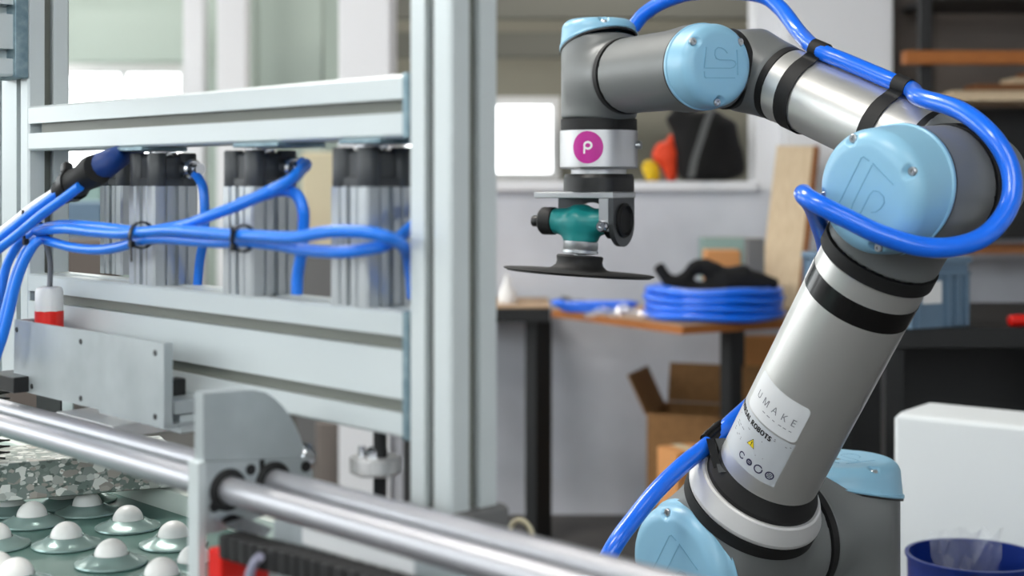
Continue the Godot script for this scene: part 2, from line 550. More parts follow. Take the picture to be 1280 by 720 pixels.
func room() -> void:
	# setting: workshop hall, far hall behind an open partition
	rect_wall("floor", Vector3(-5, -0.1, -9.2), Vector3(4, 0, 3.2), M.floor)
	rect_wall("ceiling", Vector3(-5, 3.6, -9.2), Vector3(4, 3.75, 3.2), M.ceiling)
	rect_wall("wall_right", Vector3(4, 0, -9.2), Vector3(4.2, 3.6, 3.2), M.white_wall)
	# wall behind the lens, two unseen windows added to light camera-facing sides
	var fg := Geo.new()
	bx(fg, Vector3(-5, 0, 3.0), Vector3(4, 1.7, 3.2)); bx(fg, Vector3(-5, 3.2, 3.0), Vector3(4, 3.6, 3.2))
	for q in [[-5.0, -4.4], [-1.2, -0.6], [2.6, 4.0]]: bx(fg, Vector3(q[0], 1.7, 3.0), Vector3(q[1], 3.2, 3.2))
	struct("wall_front", fg, M.white_wall)
	for w in [[-4.4, -1.2], [-0.6, 2.6]]:
		fg = Geo.new()
		bx(fg, Vector3(w[0], 1.7, 3.06), Vector3(w[1], 1.76, 3.16)); bx(fg, Vector3(w[0], 3.14, 3.06), Vector3(w[1], 3.2, 3.16))
		for k in 4:
			var x: float = lerpf(w[0], w[1] - 0.06, k / 3.0)
			bx(fg, Vector3(x, 1.76, 3.06), Vector3(x + 0.06, 3.14, 3.16))
		var fw := struct("window", fg, M.white)
		fw.name = numbered("window")
		fg = Geo.new()
		bx(fg, Vector3(w[0] + 0.06, 1.76, 3.107), Vector3(w[1] - 0.06, 3.14, 3.115))
		part("pane", fg, M.glass, fw)
	# left wall with two wide openings for daylight
	var g := Geo.new()
	bx(g, Vector3(-5.2, 0, -9.2), Vector3(-5, 1.3, 3.2))
	bx(g, Vector3(-5.2, 3.2, -9.2), Vector3(-5, 3.6, 3.2))
	for z in [[-9.2, -8.6], [-5.6, -4.6], [-1.4, -0.8], [2.4, 3.2]]:
		bx(g, Vector3(-5.2, 1.3, z[0]), Vector3(-5, 3.2, z[1]))
	struct("wall_left", g, M.white_wall)
	for w in [[-8.6, -5.6], [-4.6, -1.4], [-0.8, 2.4]]:
		g = Geo.new()
		bx(g, Vector3(-5.16, 1.3, w[0]), Vector3(-5.06, 1.36, w[1])); bx(g, Vector3(-5.16, 3.14, w[0]), Vector3(-5.06, 3.2, w[1]))
		for k in 4:
			var z: float = lerpf(w[0], w[1] - 0.06, k / 3.0)
			bx(g, Vector3(-5.16, 1.36, z), Vector3(-5.06, 3.14, z + 0.06))
		var win := struct("window", g, M.white)
		win.name = numbered("window")
		var pg := Geo.new()
		bx(pg, Vector3(-5.115, 1.36, w[0] + 0.06), Vector3(-5.107, 3.14, w[1] - 0.06))
		part("pane", pg, M.glass, win)
	# far wall of the hall, two windows seen through the machine frame and beside it
	var zb := -8.8
	var a0 := P(66, 80, 8.8); var a1 := P(236, 226, 8.8)
	var b0 := P(497, 121, 8.8); var b1 := P(700, 224, 8.8)
	g = Geo.new()
	var xs := P(470, 0, 8.8).x
	bx(g, Vector3(xs, 0, zb - 0.2), Vector3(4, a1.y, zb))
	bx(g, Vector3(xs, a0.y, zb - 0.2), Vector3(4, 3.6, zb))
	bx(g, Vector3(xs, a1.y, zb - 0.2), Vector3(b0.x, a0.y, zb)); bx(g, Vector3(b1.x, a1.y, zb - 0.2), Vector3(4, a0.y, zb))
	bx(g, Vector3(b0.x, b0.y, zb - 0.2), Vector3(b1.x, a0.y, zb))
	struct("wall_back", g, M.olive)
	g = Geo.new()
	bx(g, Vector3(-5, 0, zb - 0.2), Vector3(xs, a1.y, zb))
	bx(g, Vector3(-5, a0.y, zb - 0.2), Vector3(xs, 3.6, zb))
	bx(g, Vector3(-5, a1.y, zb - 0.2), Vector3(a0.x, a0.y, zb)); bx(g, Vector3(a1.x, a1.y, zb - 0.2), Vector3(xs, a0.y, zb))
	struct("wall_back_left", g, M.mint)
	for w in [[a0, a1], [b0, b1]]:
		g = Geo.new()
		var lo := Vector3(w[0].x, a1.y, 0); var hi := Vector3(w[1].x, w[0].y, 0)
		var t := 0.05
		bx(g, Vector3(lo.x, lo.y, zb - 0.12), Vector3(lo.x + t, hi.y, zb + 0.02)); bx(g, Vector3(hi.x - t, lo.y, zb - 0.12), Vector3(hi.x, hi.y, zb + 0.02))
		bx(g, Vector3(lo.x + t, lo.y, zb - 0.12), Vector3(hi.x - t, lo.y + t, zb + 0.02)); bx(g, Vector3(lo.x + t, hi.y - t, zb - 0.12), Vector3(hi.x - t, hi.y, zb + 0.02))
		for k in 1:
			var x := lerpf(lo.x, hi.x, 0.5)
			bx(g, Vector3(x - 0.015, lo.y + t, zb - 0.1), Vector3(x + 0.015, hi.y - t, zb - 0.04))
		var win := struct("window", g, M.white)
		win.name = numbered("window")
		var pg := Geo.new()
		bx(pg, Vector3(lo.x + t, lo.y + t, zb - 0.075), Vector3(hi.x - t, hi.y - t, zb - 0.069))
		part("pane", pg, M.glass, win)
	# ceiling joists of the far hall, low over its window wall
	for k in 3:
		g = Geo.new()
		bx(g, Vector3(xs, P(0, [60, 12, -60][k], 8.2 - k * 0.5).y - 0.05, -8.3 + k * 0.55), Vector3(4, P(0, [40, -8, -80][k], 8.2 - k * 0.5).y, -8.2 + k * 0.55))
		struct("trim_%d" % (k + 1), g, M.beam)
	# partition with a wide hatch, from the slim pillar to the wide one
	var d := 5.2
	var xl := P(425, 0, d).x; var xo := P(489, 0, d).x; var xr := P(944, 0, d).x; var xp := P(975, 0, d).x; var xe := P(1106, 0, d).x
	g = Geo.new()
	bx(g, Vector3(xo, 0, -d - 0.16), Vector3(4, EYE - 0.03, -d))
	bx(g, Vector3(xo, 2.75, -d - 0.16), Vector3(4, 3.6, -d))
	struct("wall_partition", g, M.wall)
	g = Geo.new()
	bx(g, Vector3(xo, EYE - 0.03, -d - 0.2), Vector3(xr, EYE + 0.004, -d + 0.03), 0.004)
	struct("trim_4", g, M.white_wall)
	g = Geo.new()
	bx(g, Vector3(xl, 0, -d - 0.25), Vector3(xo, 3.6, -d + 0.04), 0.006)
	struct("wall_pillar", g, M.white_wall)
	g = Geo.new()
	bx(g, Vector3(xr, EYE - 0.03, -d - 0.16), Vector3(xp + 0.02, 2.75, -d), 0.004)
	struct("trim_5", g, M.white_wall)
	g = Geo.new()
	bx(g, Vector3(xp, 0, -d - 0.3), Vector3(xe, 3.6, -d + 0.12), 0.006)
	struct("wall_pillar_wide", g, M.white_wall)
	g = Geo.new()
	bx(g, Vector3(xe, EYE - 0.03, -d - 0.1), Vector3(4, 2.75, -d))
	struct("wall_shaded", g, M.shaded_wall_brown)  # the grey wall going on, its weaker light painted as darker brown grey
	# slim posts and panels of the hall on the left
	for c in [[229, 254, 7.4, "white_wall"], [271, 307, 6.9, "white_wall"], [309, 319, 7.6, "mint"]]:
		var l := P(c[0], 0, c[2]); var r := P(c[1], 0, c[2])
		g = Geo.new()
		bx(g, Vector3(l.x, 0, l.z - 0.12), Vector3(r.x, 3.6, r.z), 0.005)
		struct("wall_post", g, M[c[3]]).name = numbered("wall_post")
	g = Geo.new()
	bx(g, Vector3(P(319, 0, 7.9).x, 0, -8.0), Vector3(P(402, 0, 7.9).x, 3.6, -7.9))
	struct("wall_panel", g, M.mint)
	g = Geo.new()
	bx(g, Vector3(P(84, 0, 8.4).x, P(0, 76, 8.4).y, -8.5), Vector3(P(232, 0, 8.4).x, P(0, 12, 8.4).y, -8.42))
	struct("wall_panel_high", g, M.mint)

func frame() -> void:
	var o := thing("machine_frame", FR * T(Vector3(0, -1.2, 0)), "silver aluminium slotted profile frame, two posts joined by crossbars over the ball table", "machine frame")
	var up := Vector3(0, 1.2, 0)          # children are given in frame coordinates at eye level
	var x := T(up)
	var xl := -0.657
	part("post", bar(Vector3(-0.0225, -1.2, -0.0225), Vector3(-0.0225, 0.5, -0.0225), Vector3.RIGHT, 0.045, 0.045), M.alu, o, x)
	part("post", bar(Vector3(xl - 0.045, -0.205, -0.0225), Vector3(xl - 0.045, 0.5, -0.0225), Vector3.RIGHT, 0.09, 0.045), M.alu, o, x)
	part("crossbar", bar(Vector3(xl, 0.0548, -0.0225), Vector3(-0.0515, 0.0548, -0.0225), Vector3(0, 0, 1), 0.045, 0.045), M.alu, o, x)
	part("crossbar", bar(Vector3(xl, -0.1377, -0.0225), Vector3(-0.0515, -0.1377, -0.0225), Vector3(0, 0, 1), 0.045, 0.09), M.alu, o, x)
	# crossbar that meets the left post from the front, with its mottled end plate
	part("crossbar", bar(Vector3(-0.684, 0.153, 0.014), Vector3(-0.684, 0.153, 0.55), Vector3.RIGHT, 0.045, 0.09), M.alu, o, x)
	var g := Geo.new()
	bx(g, Vector3(-0.708, 0.106, 0.0), Vector3(-0.656, 0.5, 0.014), 0.001)
	part("end_plate", g, M.zinc, o, x)
	for b in [[0.0315, 0.0782], [-0.1835, -0.0918]]:
		g = Geo.new()
		bx(g, Vector3(-0.0515, b[0], -0.0445), Vector3(-0.045, b[1], 0.001), 0.0006)
		part("end_plate", g, M.zinc, o, x)
	# grey cover strips in the slots
	for q in [[Vector3(xl + 0.02, 0.0548 - 0.0049, -0.0072), Vector3(-0.053, 0.0548 + 0.0049, -0.0052)], [Vector3(xl + 0.01, -0.1152 - 0.0049, -0.0072), Vector3(-0.053, -0.1152 + 0.0049, -0.0052)], [Vector3(xl + 0.01, -0.1602 - 0.0049, -0.0072), Vector3(-0.053, -0.1602 + 0.0049, -0.0052)],
		[Vector3(-0.0274, -1.19, -0.0085), Vector3(-0.0176, 0.49, -0.0065)], [Vector3(-0.0085, -1.19, -0.0274), Vector3(-0.0065, 0.49, -0.0176)], [Vector3(xl - 0.0105, -0.2, -0.0274), Vector3(xl - 0.0085, 0.49, -0.0176)]]:
		var sg := Geo.new()
		bx(sg, q[0], q[1])
		part("slot_strip", sg, M.insert, o, x)
	# hanging plates over the cylinders
	for b in [[-0.27, -0.205], [-0.125, -0.075], [-0.47, -0.42]]:
		g = Geo.new()
		bx(g, Vector3(b[0], 0.0285, -0.044), Vector3(b[1], 0.0322, 0.003), 0.0008)
		part("hanger_plate", g, M.zinc, o, x)
	# foot at the bottom of the right post
	g = Geo.new()
	bx(g, Vector3(-0.056, -0.25, -0.053), Vector3(0.006, -0.228, 0.004), 0.004)
	part("foot_clamp", g, M.grey_box, o, x)

	# clamp nut on a black stud under the lower crossbar
	var base := FZ(470, 620, -0.02)
	var k := thing("clamp_nut", FR * T(Vector3(base.x, -0.245, base.z)), "silver hexagon clamp nut on a black stud under the lower crossbar", "clamp")
	g = Geo.new(); g.tube([Vector3(0.005, 0, 0), Vector3(0.005, 0.062, 0)], 0.0052, 12)
	part("stud", g, M.black, k)
	g = Geo.new(); g.lathe(T(Vector3(0, 0.026, 0)), [Vector2(0, 0), Vector2(0.0185, 0), Vector2(0.020, 0.002), Vector2(0.020, 0.012), Vector2(0.018, 0.0135), Vector2(0, 0.0135)], 6, 0.2, TAU + 0.2, 10)
	part("hexagon", g, M.satin, k)
	g = Geo.new(); g.lathe(T(Vector3(0.001, 0.039, 0)), [Vector2(0.0085, 0), Vector2(0.0085, 0.005), Vector2(0.005, 0.008), Vector2(0, 0.008)], 6, 0, TAU, 10)
	part("lock_nut", g, M.chrome, k)
	g = Geo.new(); g.tube([Vector3(-0.012, 0.036, 0.004), Vector3(-0.012, 0.046, 0.004)], 0.0028, 10)
	part("screw", g, M.chrome, k)

	# the sheet metal guard in front of the left post
	var z := 0.045
	var tl := FZ(18, 398, z); var tr := FZ(205, 431, z); var br := FZ(205, 531, z); var bl := FZ(17, 487, z)
	o = thing("guard_plate", FR, "flat grey sheet metal guard with small screw holes in front of the left post", "plate")
	g = Geo.new()
	var y0 := (bl.y + br.y) / 2
	var y1 := (tl.y + tr.y) / 2
	g.prism(T(Vector3.ZERO), PackedVector2Array([Vector2(tl.x, y1), Vector2(tr.x, y1), Vector2(tr.x, y0), Vector2(bl.x, y0)]), z - 0.003, z)
	part("face_plate", g, M.plate, o)
	g = Geo.new()
	bx(g, Vector3(tr.x - 0.003, y0, z - 0.008), Vector3(tr.x, y1, z - 0.003))
	part("side_flange", g, M.plate, o)
	g = Geo.new()
	bx(g, Vector3(tl.x, y0, 0.001), Vector3(tl.x + 0.003, y1, z - 0.003))
	part("side_flange", g, M.plate, o)
	g = Geo.new()
	bx(g, Vector3(tl.x + 0.17, y0 - 0.003, 0.012), Vector3(tr.x - 0.001, y0, z - 0.0005))
	part("bottom_flange", g, M.plate, o)
	for q in [[21, 412], [101, 427], [194, 441], [21, 477], [32, 480], [40, 483], [101, 498], [194, 521]]:
		var c := FZ(q[0], q[1], z)
		g = Geo.new()
		g.lathe(along(Vector3.BACK, Vector3(c.x, c.y, z - 0.0003)), [Vector2(0.0026, 0), Vector2(0.0026, 0.0008), Vector2(0.0018, 0.0012), Vector2(0, 0.0006)], 12)
		part("screw_hole", g, M.black, o)
	# stop bracket right of the guard
	var s := FZ(222, 505, 0.02)
	o = thing("stop_bracket", FR * T(Vector3(s.x, s.y, 0.02)), "small grey stop bracket between the guard plate and the carriage", "bracket")
	g = Geo.new(); bx(g, Vector3(-0.024, -0.006, -0.02), Vector3(0.02, 0.006, 0.015), 0.001)
	part("arm_block", g, M.plate, o)
	g = Geo.new(); bx(g, Vector3(-0.02, -0.022, -0.018), Vector3(0.018, -0.0065, 0.008), 0.001)
	part("lower_block", g, M.alu, o)
	g = Geo.new(); bx(g, Vector3(-0.022, 0.0061, -0.012), Vector3(-0.006, 0.02, 0.004), 0.001)
	part("rubber_stop", g, M.black, o)
	# pieces under the guard: dark block, pale block and white flat bar
	for q in [["motor_block", 45, 76, 496, 520, "black", "small dark motor block hanging under the guard plate"], ["spacer_block", 77, 91, 492, 525, "alu", "pale upright spacer block under the guard plate"], ["gear_block", 92, 112, 500, 528, "shaded_wall_brown", "brown grey block under the guard plate beside the pale spacer"]]:
		var a := FZ(q[1], q[3], -0.01); var b := FZ(q[2], q[4], -0.01)
		g = Geo.new(); bx(g, Vector3(a.x, b.y, -0.03), Vector3(b.x, -0.1835, -0.01), 0.001)
		whole(q[0], g, M[q[5]], q[6], "block", "", FR)
	var a := FZ(113, 517, 0.0); var b := FZ(166, 532, 0.0)
	g = Geo.new(); bx(g, Vector3(a.x, b.y - 0.004, -0.05), Vector3(b.x + 0.03, -0.2142, 0.035), 0.001)
	whole("flat_bar", g, M.white, "white flat bar tucked under the lower edge of the guard plate", "bar", "", FR)
	# black bearing block at the left edge
	a = FZ(-14, 465, 0.06); b = FZ(17, 492, 0.06)
	g = Geo.new(); bx(g, Vector3(a.x, b.y, 0.02), Vector3(b.x, a.y, 0.06), 0.001)
	whole("bearing_block", g, M.black, "black bearing block at the left end of the guard plate", "block", "", FR)
	# coil spring left under the rails
	a = FZ(3, 548, 0.0)
	g = Geo.new()
	var pts := []
	for k2 in 160:
		var an := k2 * 0.5
		pts.append(Vector3(cos(an) * 0.007, k2 * 0.0005 - 0.02, sin(an) * 0.007))
	g.tube(pts, 0.0011, 6)
	whole("coil_spring", g, M.black, "small black coil spring upright at the left edge behind the rails", "spring", "", FR * T(Vector3(a.x, a.y, 0.0)))

	# sensor: white cap on a red body with a grey cable
	var sb := FZ(59, 404, 0.028)
	o = thing("proximity_sensor", FR * T(Vector3(sb.x, sb.y - 0.012, 0.026)), "white capped red cylindrical sensor standing behind the guard plate", "sensor")
	g = Geo.new(); g.lathe(T(Vector3.ZERO), [Vector2(0, 0), Vector2(0.0125, 0), Vector2(0.0135, 0.001), Vector2(0.0135, 0.0235), Vector2(0.0125, 0.024)], 24)
	part("red_body", g, M.red, o)
	g = Geo.new(); g.lathe(T(Vector3(0, 0.0235, 0)), [Vector2(0.0132, 0), Vector2(0.0138, 0.001), Vector2(0.0138, 0.018), Vector2(0.0125, 0.022), Vector2(0.008, 0.0235), Vector2(0, 0.0235)], 8, 0, TAU, 20)
	part("cap", g, M.white, o)
	g = Geo.new(); g.tube(smooth_path([Vector3(0.001, 0.046, 0), Vector3(0.002, 0.07, 0), Vector3(0.0, 0.09, 0.004), Vector3(-0.008, 0.104, 0.008)]), 0.0026, 10)
	part("cable", g, mat(Color(0.45, 0.46, 0.48), 0.5), o)

func cylinder_unit(px_left: float, z0: float, label: String, xleft := 0.0, fitting := 0) -> void:
	var x0 := FZ(px_left, 240, z0).x if xleft == 0.0 else xleft
	var s := 0.046
	var o := thing("pneumatic_cylinder", FR * T(Vector3(x0 + s / 2, -0.0927, z0 - s / 2)), label, "pneumatic cylinder", "compact pneumatic cylinders between the crossbars")
	var h := s / 2
	var poly := PackedVector2Array()
	# body section: two rounded lobes a side with grooves between
	for side in 4:
		for q in [[-0.023, 0.021], [-0.021, 0.023], [-0.0125, 0.023], [-0.0115, 0.0205], [-0.0095, 0.0205], [-0.0085, 0.0225], [-0.003, 0.0225], [-0.0022, 0.0185], [0.0022, 0.0185], [0.003, 0.0225], [0.0085, 0.0225], [0.0095, 0.0205], [0.0115, 0.0205], [0.0125, 0.023], [0.021, 0.023]]:
			poly.append(Vector2(q[0], q[1]).rotated(-PI / 2 * side))
	var g := Geo.new()
	g.prism(Transform3D(Basis(Vector3.RIGHT, Vector3.FORWARD, Vector3.UP), Vector3.ZERO), poly, 0.0, 0.0895)
	part("barrel", g, M.barrel, o)
	# dark cast head: four corner lobes round a core
	g = Geo.new()
	bx(g, Vector3(-0.0178, 0.0895, -0.0178), Vector3(0.0178, 0.117, 0.0178), 0.003)
	part("head_core", g, M.head, o)
	for q in [[-1, -1], [-1, 1], [1, -1], [1, 1]]:
		g = Geo.new()
		g.lathe(T(Vector3(q[0] * 0.0155, 0.0893, q[1] * 0.0155)), [Vector2(0, 0), Vector2(0.0082, 0), Vector2(0.0084, 0.0005), Vector2(0.0084, 0.0285), Vector2(0.0074, 0.03), Vector2(0, 0.03)], 18)
		part("head_lobe", g, M.head, o)
	g = Geo.new()
	bx(g, Vector3(-0.0205, 0.0893, -0.0205), Vector3(0.0205, 0.0965, 0.0205), 0.001)
	part("head_ledge", g, M.head, o)
	g = Geo.new()
	g.lathe(T(Vector3(0, 0.117, 0)), [Vector2(0.009, 0), Vector2(0.009, 0.001), Vector2(0.0125, 0.001), Vector2(0.0125, 0.0035), Vector2(0.006, 0.0035), Vector2(0.006, 0.0040), Vector2(0, 0.0040)], 20)
	part("rod", g, M.chrome, o)
	if fitting > 0:
		g = Geo.new()
		var fx := along(Vector3.RIGHT, Vector3(0.0235, 0.1045, -0.013))
		g.lathe(fx, [Vector2(0.0095, -0.002), Vector2(0.0095, 0.007), Vector2(0.0075, 0.009), Vector2(0.004, 0.009), Vector2(0.004, 0.011), Vector2(0.0062, 0.0115), Vector2(0.0062, 0.0145), Vector2(0.0035, 0.0148), Vector2(0.0035, 0.0165), Vector2(0.0052, 0.017), Vector2(0.0052, 0.02), Vector2(0, 0.02)], 16)
		part("air_fitting", g, M.chrome, o)

func hose(pix: Array, r: float, m: Material, label: String, called := "air_hose", group := "thin blue air hoses on the machine frame") -> void:
	# pix: [x, y, distance in front of the frame face]
	var pts := []
	for q in pix: pts.append(FZ(q[0], q[1], q[2]))
	var g := Geo.new()
	g.tube(smooth_path(pts, 7), r, 12)
	whole(called, g, m, label, "hose", group, FR)

func tie(px: float, py: float, z: float, r: float, dir: Vector3, label: String, tail := Vector3(0.004, -0.02, 0.004)) -> void:
	var c := FZ(px, py, z)
	var o := thing("cable_tie", FR * T(c), label, "cable tie", "black cable ties round the blue hoses")
	var g := Geo.new()
	g.lathe(along(dir, Vector3.ZERO), [Vector2(r, -0.0022), Vector2(r + 0.0014, -0.0022), Vector2(r + 0.0014, 0.0022), Vector2(r, 0.0022)], 24)
	part("band", g, M.black, o)
	g = Geo.new(); g.box(T(Vector3(0, -r * 0.7, r * 0.7 + 0.002)), Vector3(0.006, 0.006, 0.005), 0.001)
	part("buckle", g, M.black, o)
	g = Geo.new(); g.tube([Vector3(0, -r * 0.7, r * 0.7 + 0.003), Vector3(0, -r * 0.7, r * 0.7 + 0.003) + tail * 0.6, Vector3(0, -r * 0.7, r * 0.7 + 0.003) + tail], 0.0013, 6)
	part("tail", g, M.black, o)

func machine() -> void:
	frame()
	cylinder_unit(160, -0.001, "first pneumatic cylinder from the left post, black head and grooved silver body at the front", 0.0, 1)
	cylinder_unit(277, -0.001, "middle pneumatic cylinder, a blue hose plugged into its black head", 0.0, 1)
	cylinder_unit(412, -0.001, "pneumatic cylinder next to the right post, black head and grooved silver body")
	var back := FZ(124, 240, -0.055)
	cylinder_unit(0, -0.055, "pneumatic cylinder half hidden behind the one nearest the left post", back.x)
	# hoses
	var r := 0.0046
	hose([[44, 288, .031], [75, 281, .030], [120, 283, .030], [160, 288, .031], [177, 290, .031], [205, 286, .031], [235, 280, .032], [262, 270, .036], [300, 256, .033], [335, 240, .03], [362, 226, .012], [377, 212, -.016], [383, 206, -.03], [378, 203, -.036]], r, M.hose_small, "blue hose rising from the bundle to the head of the middle cylinder")
	hose([[46, 297, .036], [70, 304, .037], [95, 310, .037], [125, 312, .036], [152, 308, .036], [178, 300, .036], [205, 298, .036], [240, 301, .036], [275, 303, .036], [304, 302, .036], [345, 306, .034], [385, 313, .034], [425, 315, .034], [455, 312, .026], [480, 307, .012], [500, 296, -.012], [513, 285, -.026], [524, 274, -.034], [534, 262, -.05]], r, M.hose_small, "lowest blue hose of the bundle sagging along the three cylinders")
	hose([[46, 289, .0405], [80, 286, .041], [120, 290, .041], [150, 292, .041], [178, 290, .0405], [215, 288, .042], [250, 290, .043], [280, 293, .043], [304, 294, .043], [335, 296, .045], [370, 297, .045], [402, 291, .042], [430, 289, .037], [460, 291, .030], [485, 297, .020], [502, 306, .004], [510, 320, -.012], [514, 345, -.024], [516, 370, -.032]], r, M.hose_small, "blue hose of the bundle arching over the last cylinder to the right post")
	hose([[300, 254, .02], [330, 244, .015], [352, 238, .012], [370, 243, .008], [379, 262, .006], [379, 290, .004], [376, 320, .004], [372, 345, .004], [371, 368, .004]], r, M.hose_small, "blue hose looping down beside the middle cylinder")
	hose([[244, 218, -.036], [249, 224, -.034], [254, 236, -.032], [256, 262, -.032], [255, 295, -.034], [250, 325, -.036], [247, 356, -.040]], 0.0042, M.hose_small, "blue hose hanging down behind the first cylinder")
	hose([[44, 290, .03], [25, 303, .034], [10, 328, .04], [2, 358, .044], [-6, 395, .05], [-12, 430, .055]], r, M.hose_small, "blue hose bending down at the left edge, outermost of three")
	hose([[47, 297, .036], [32, 315, .042], [19, 345, .048], [9, 380, .054], [2, 412, .058], [-6, 450, .06]], r, M.hose_small, "blue hose bending down at the left edge, middle of three")
	hose([[50, 299, .044], [41, 308, .05], [29, 330, .056], [19, 360, .06], [12, 390, .063], [4, 420, .066], [-8, 455, .07]], r, M.hose_small, "blue hose bending down at the left edge, nearest the sensor")
	hose([[-8, 304, .06], [20, 282, .052], [45, 262, .044], [75, 240, .036], [95, 226, .03]], r, M.hose_small, "upper blue hose running from the left edge into the black clamp")
	hose([[-8, 316, .066], [20, 295, .058], [50, 270, .05], [80, 248, .042], [100, 233, .036]], r, M.hose_small, "lower blue hose running from the left edge into the black clamp")
	hose([[-10, 300, .03], [15, 282, .028], [45, 258, .026], [80, 236, .024], [100, 222, .02]], 0.006, M.white, "white corrugated tube behind the two blue hoses at the left", "corrugated_tube", "")
	# black clamp and blue sleeve
	var a := FZ(78, 240, .03); var b := FZ(122, 211, .024)
	var o := thing("hose_clamp", FR * T(a), "black rubber clamp gathering the blue hoses under the upper crossbar", "clamp")
	var g := Geo.new()
	g.tube(smooth_path([Vector3.ZERO, (b - a) * 0.2, (b - a) * 0.5, (b - a) * 0.8, b - a]), [0.012, 0.012, 0.012, 0.012, 0.012, 0.012, 0.0125, 0.013, 0.0135, 0.014, 0.014, 0.0135, 0.013, 0.0128, 0.0128, 0.013, 0.0135, 0.014, 0.0145, 0.015, 0.015, 0.015, 0.0148, 0.0145, 0.014], 16)
	part("boot", g, M.rubber, o)
	g = Geo.new(); g.lathe(along(b - a, (b - a) * 0.3), [Vector2(0.012, -0.004), Vector2(0.0155, -0.004), Vector2(0.0155, 0.004), Vector2(0.012, 0.004)], 20)
	part("band", g, M.black, o)
	g = Geo.new(); g.box(along(b - a, (b - a) * 0.3 + Vector3(-0.004, 0.0155, 0.004)), Vector3(0.011, 0.009, 0.01), 0.002)
	part("buckle", g, M.black, o)
	var q1 := FZ(112, 216, .024); var q2 := FZ(131, 206, .014); var q3 := FZ(149, 196, -.004); var q4 := FZ(170, 187, -.036)
	g = Geo.new(); g.tube(smooth_path([q1, q2, q3, q4], 6), [0.0145, 0.0145, 0.0143, 0.014, 0.0137, 0.0134, 0.013, 0.0126, 0.0122, 0.0118, 0.0114, 0.011, 0.0106, 0.0102, 0.0098, 0.0094, 0.009, 0.0088, 0.0086], 16)
	whole("hose_sleeve", g, M.sleeve, "thick dark blue sleeve from the black clamp up under the upper crossbar", "sleeve", "", FR)
	tie(44, 292, .036, 0.0108, Vector3(1, 0.2, 0.2), "black cable tie at the left end of the hose bundle", Vector3(-0.004, 0.03, 0.0))
	tie(177, 294, .036, 0.0105, Vector3(1, 0, 0), "black cable tie with a hanging tail in front of the first cylinder", Vector3(0.009, -0.014, 0.004))
	tie(304, 298, .0395, 0.0095, Vector3(1, 0, 0), "black cable tie on the bundle in front of the middle cylinder", Vector3(0.002, 0.016, 0.002))

	# rails and carriage
	var yr := -0.224
	for q in [[0.079, "polished round guide rail nearer the lens"], [0.040, "polished round guide rail behind the nearer one"]]:
		g = Geo.new()
		g.tube([Vector3(-1.42, yr, q[0]), Vector3(0.45, yr, q[0])], 0.0098, 32)
		whole("guide_rail", g, M.rail, q[1], "rail", "pair of round guide rails", FR)
	for q in [[0.47, "grey upright stand at the near end of the guide rails"], [-1.40, "grey upright stand at the far left end of the guide rails"]]:
		o = thing("rail_stand", FR * T(Vector3(q[0], -1.2, 0.06)), q[1], "stand")
		g = Geo.new(); bx(g, Vector3(-0.02, 0, -0.045), Vector3(0.02, 0.93, 0.035), 0.002)
		part("upright", g, M.alu, o)
		g = Geo.new(); bx(g, Vector3(-0.0195, 0.9302, -0.044), Vector3(0.0195, 1.0, 0.034), 0.003)
		part("rail_block", g, M.plate, o)
	var x0 := FZ(285, 612, 0.079).x
	o = thing("rail_carriage", FR, "grey carriage plate with a rounded cover sliding on the two round rails", "carriage")
	var pl := func(list: Array) -> PackedVector2Array:
		var out := PackedVector2Array()
		for q in list:
			var p := FX(q[0], q[1], x0)
			out.append(Vector2(-p.z, p.y))
		return out
	var px := Transform3D(Basis(Vector3(0, 0, -1), Vector3.UP, Vector3.RIGHT), Vector3(x0, 0, 0))   # local x = -z, y = y, z = +x
	g = Geo.new()
	g.prism(px, pl.call([[256, 492], [300, 489], [320, 488], [334, 491], [346, 499], [356, 509], [365, 521], [372, 534], [378, 549], [381, 562], [383, 573], [256, 577]]), -0.014, -0.002, true)
	part("cover_plate", g, M.plate, o)
	g = Geo.new()
	g.prism(px, pl.call([[256, 577.5], [384, 573.5], [391, 590], [388, 618], [345, 640], [310, 652], [274, 665], [256, 668]]), -0.014, 0.0)
	part("bearing_plate", g, M.plate, o)
	g = Geo.new()
	var ze := FX(256, 600, x0).z
	bx(g, Vector3(x0 - 0.014, -0.42, ze - 0.001), Vector3(x0 + 0.001, FX(256, 577, x0).y, ze + 0.006), 0.001)
	part("edge_strip", g, M.alu, o)
	for zz in [0.079, 0.040]:
		g = Geo.new()
		g.lathe(along(Vector3.RIGHT, Vector3(x0, yr, zz)), [Vector2(0.0101, -0.002), Vector2(0.0101, 0.003), Vector2(0.013, 0.003), Vector2(0.0155, 0.001), Vector2(0.0155, -0.002)], 32)
		part("bearing_seal", g, M.rubber, o)
	for q in [[313, 587], [382, 583], [268, 633]]:
		var c := FX(q[0], q[1], x0)
		g = Geo.new(); g.lathe(along(Vector3.RIGHT, Vector3(x0, c.y, c.z)), [Vector2(0.0042, -0.001), Vector2(0.0042, 0.0012), Vector2(0.003, 0.0016), Vector2(0, 0.0008)], 14)
		part("bolt", g, M.black, o)
	var c1 := FX(327, 588, x0)
	g = Geo.new(); bx(g, Vector3(x0, c1.y - 0.013, c1.z - 0.002), Vector3(x0 + 0.001, c1.y + 0.008, c1.z + 0.002))
	part("split_line", g, M.black, o)
	c1 = FX(388, 572, x0)
	g = Geo.new()
	g.lathe(along(Vector3.RIGHT, Vector3(x0 - 0.012, c1.y, c1.z)), [Vector2(0.0, -0.004), Vector2(0.009, -0.004), Vector2(0.0105, -0.002), Vector2(0.0105, 0.004), Vector2(0.008, 0.006), Vector2(0.008, 0.009), Vector2(0.006, 0.011), Vector2(0, 0.011)], 8, 0, TAU, 10)
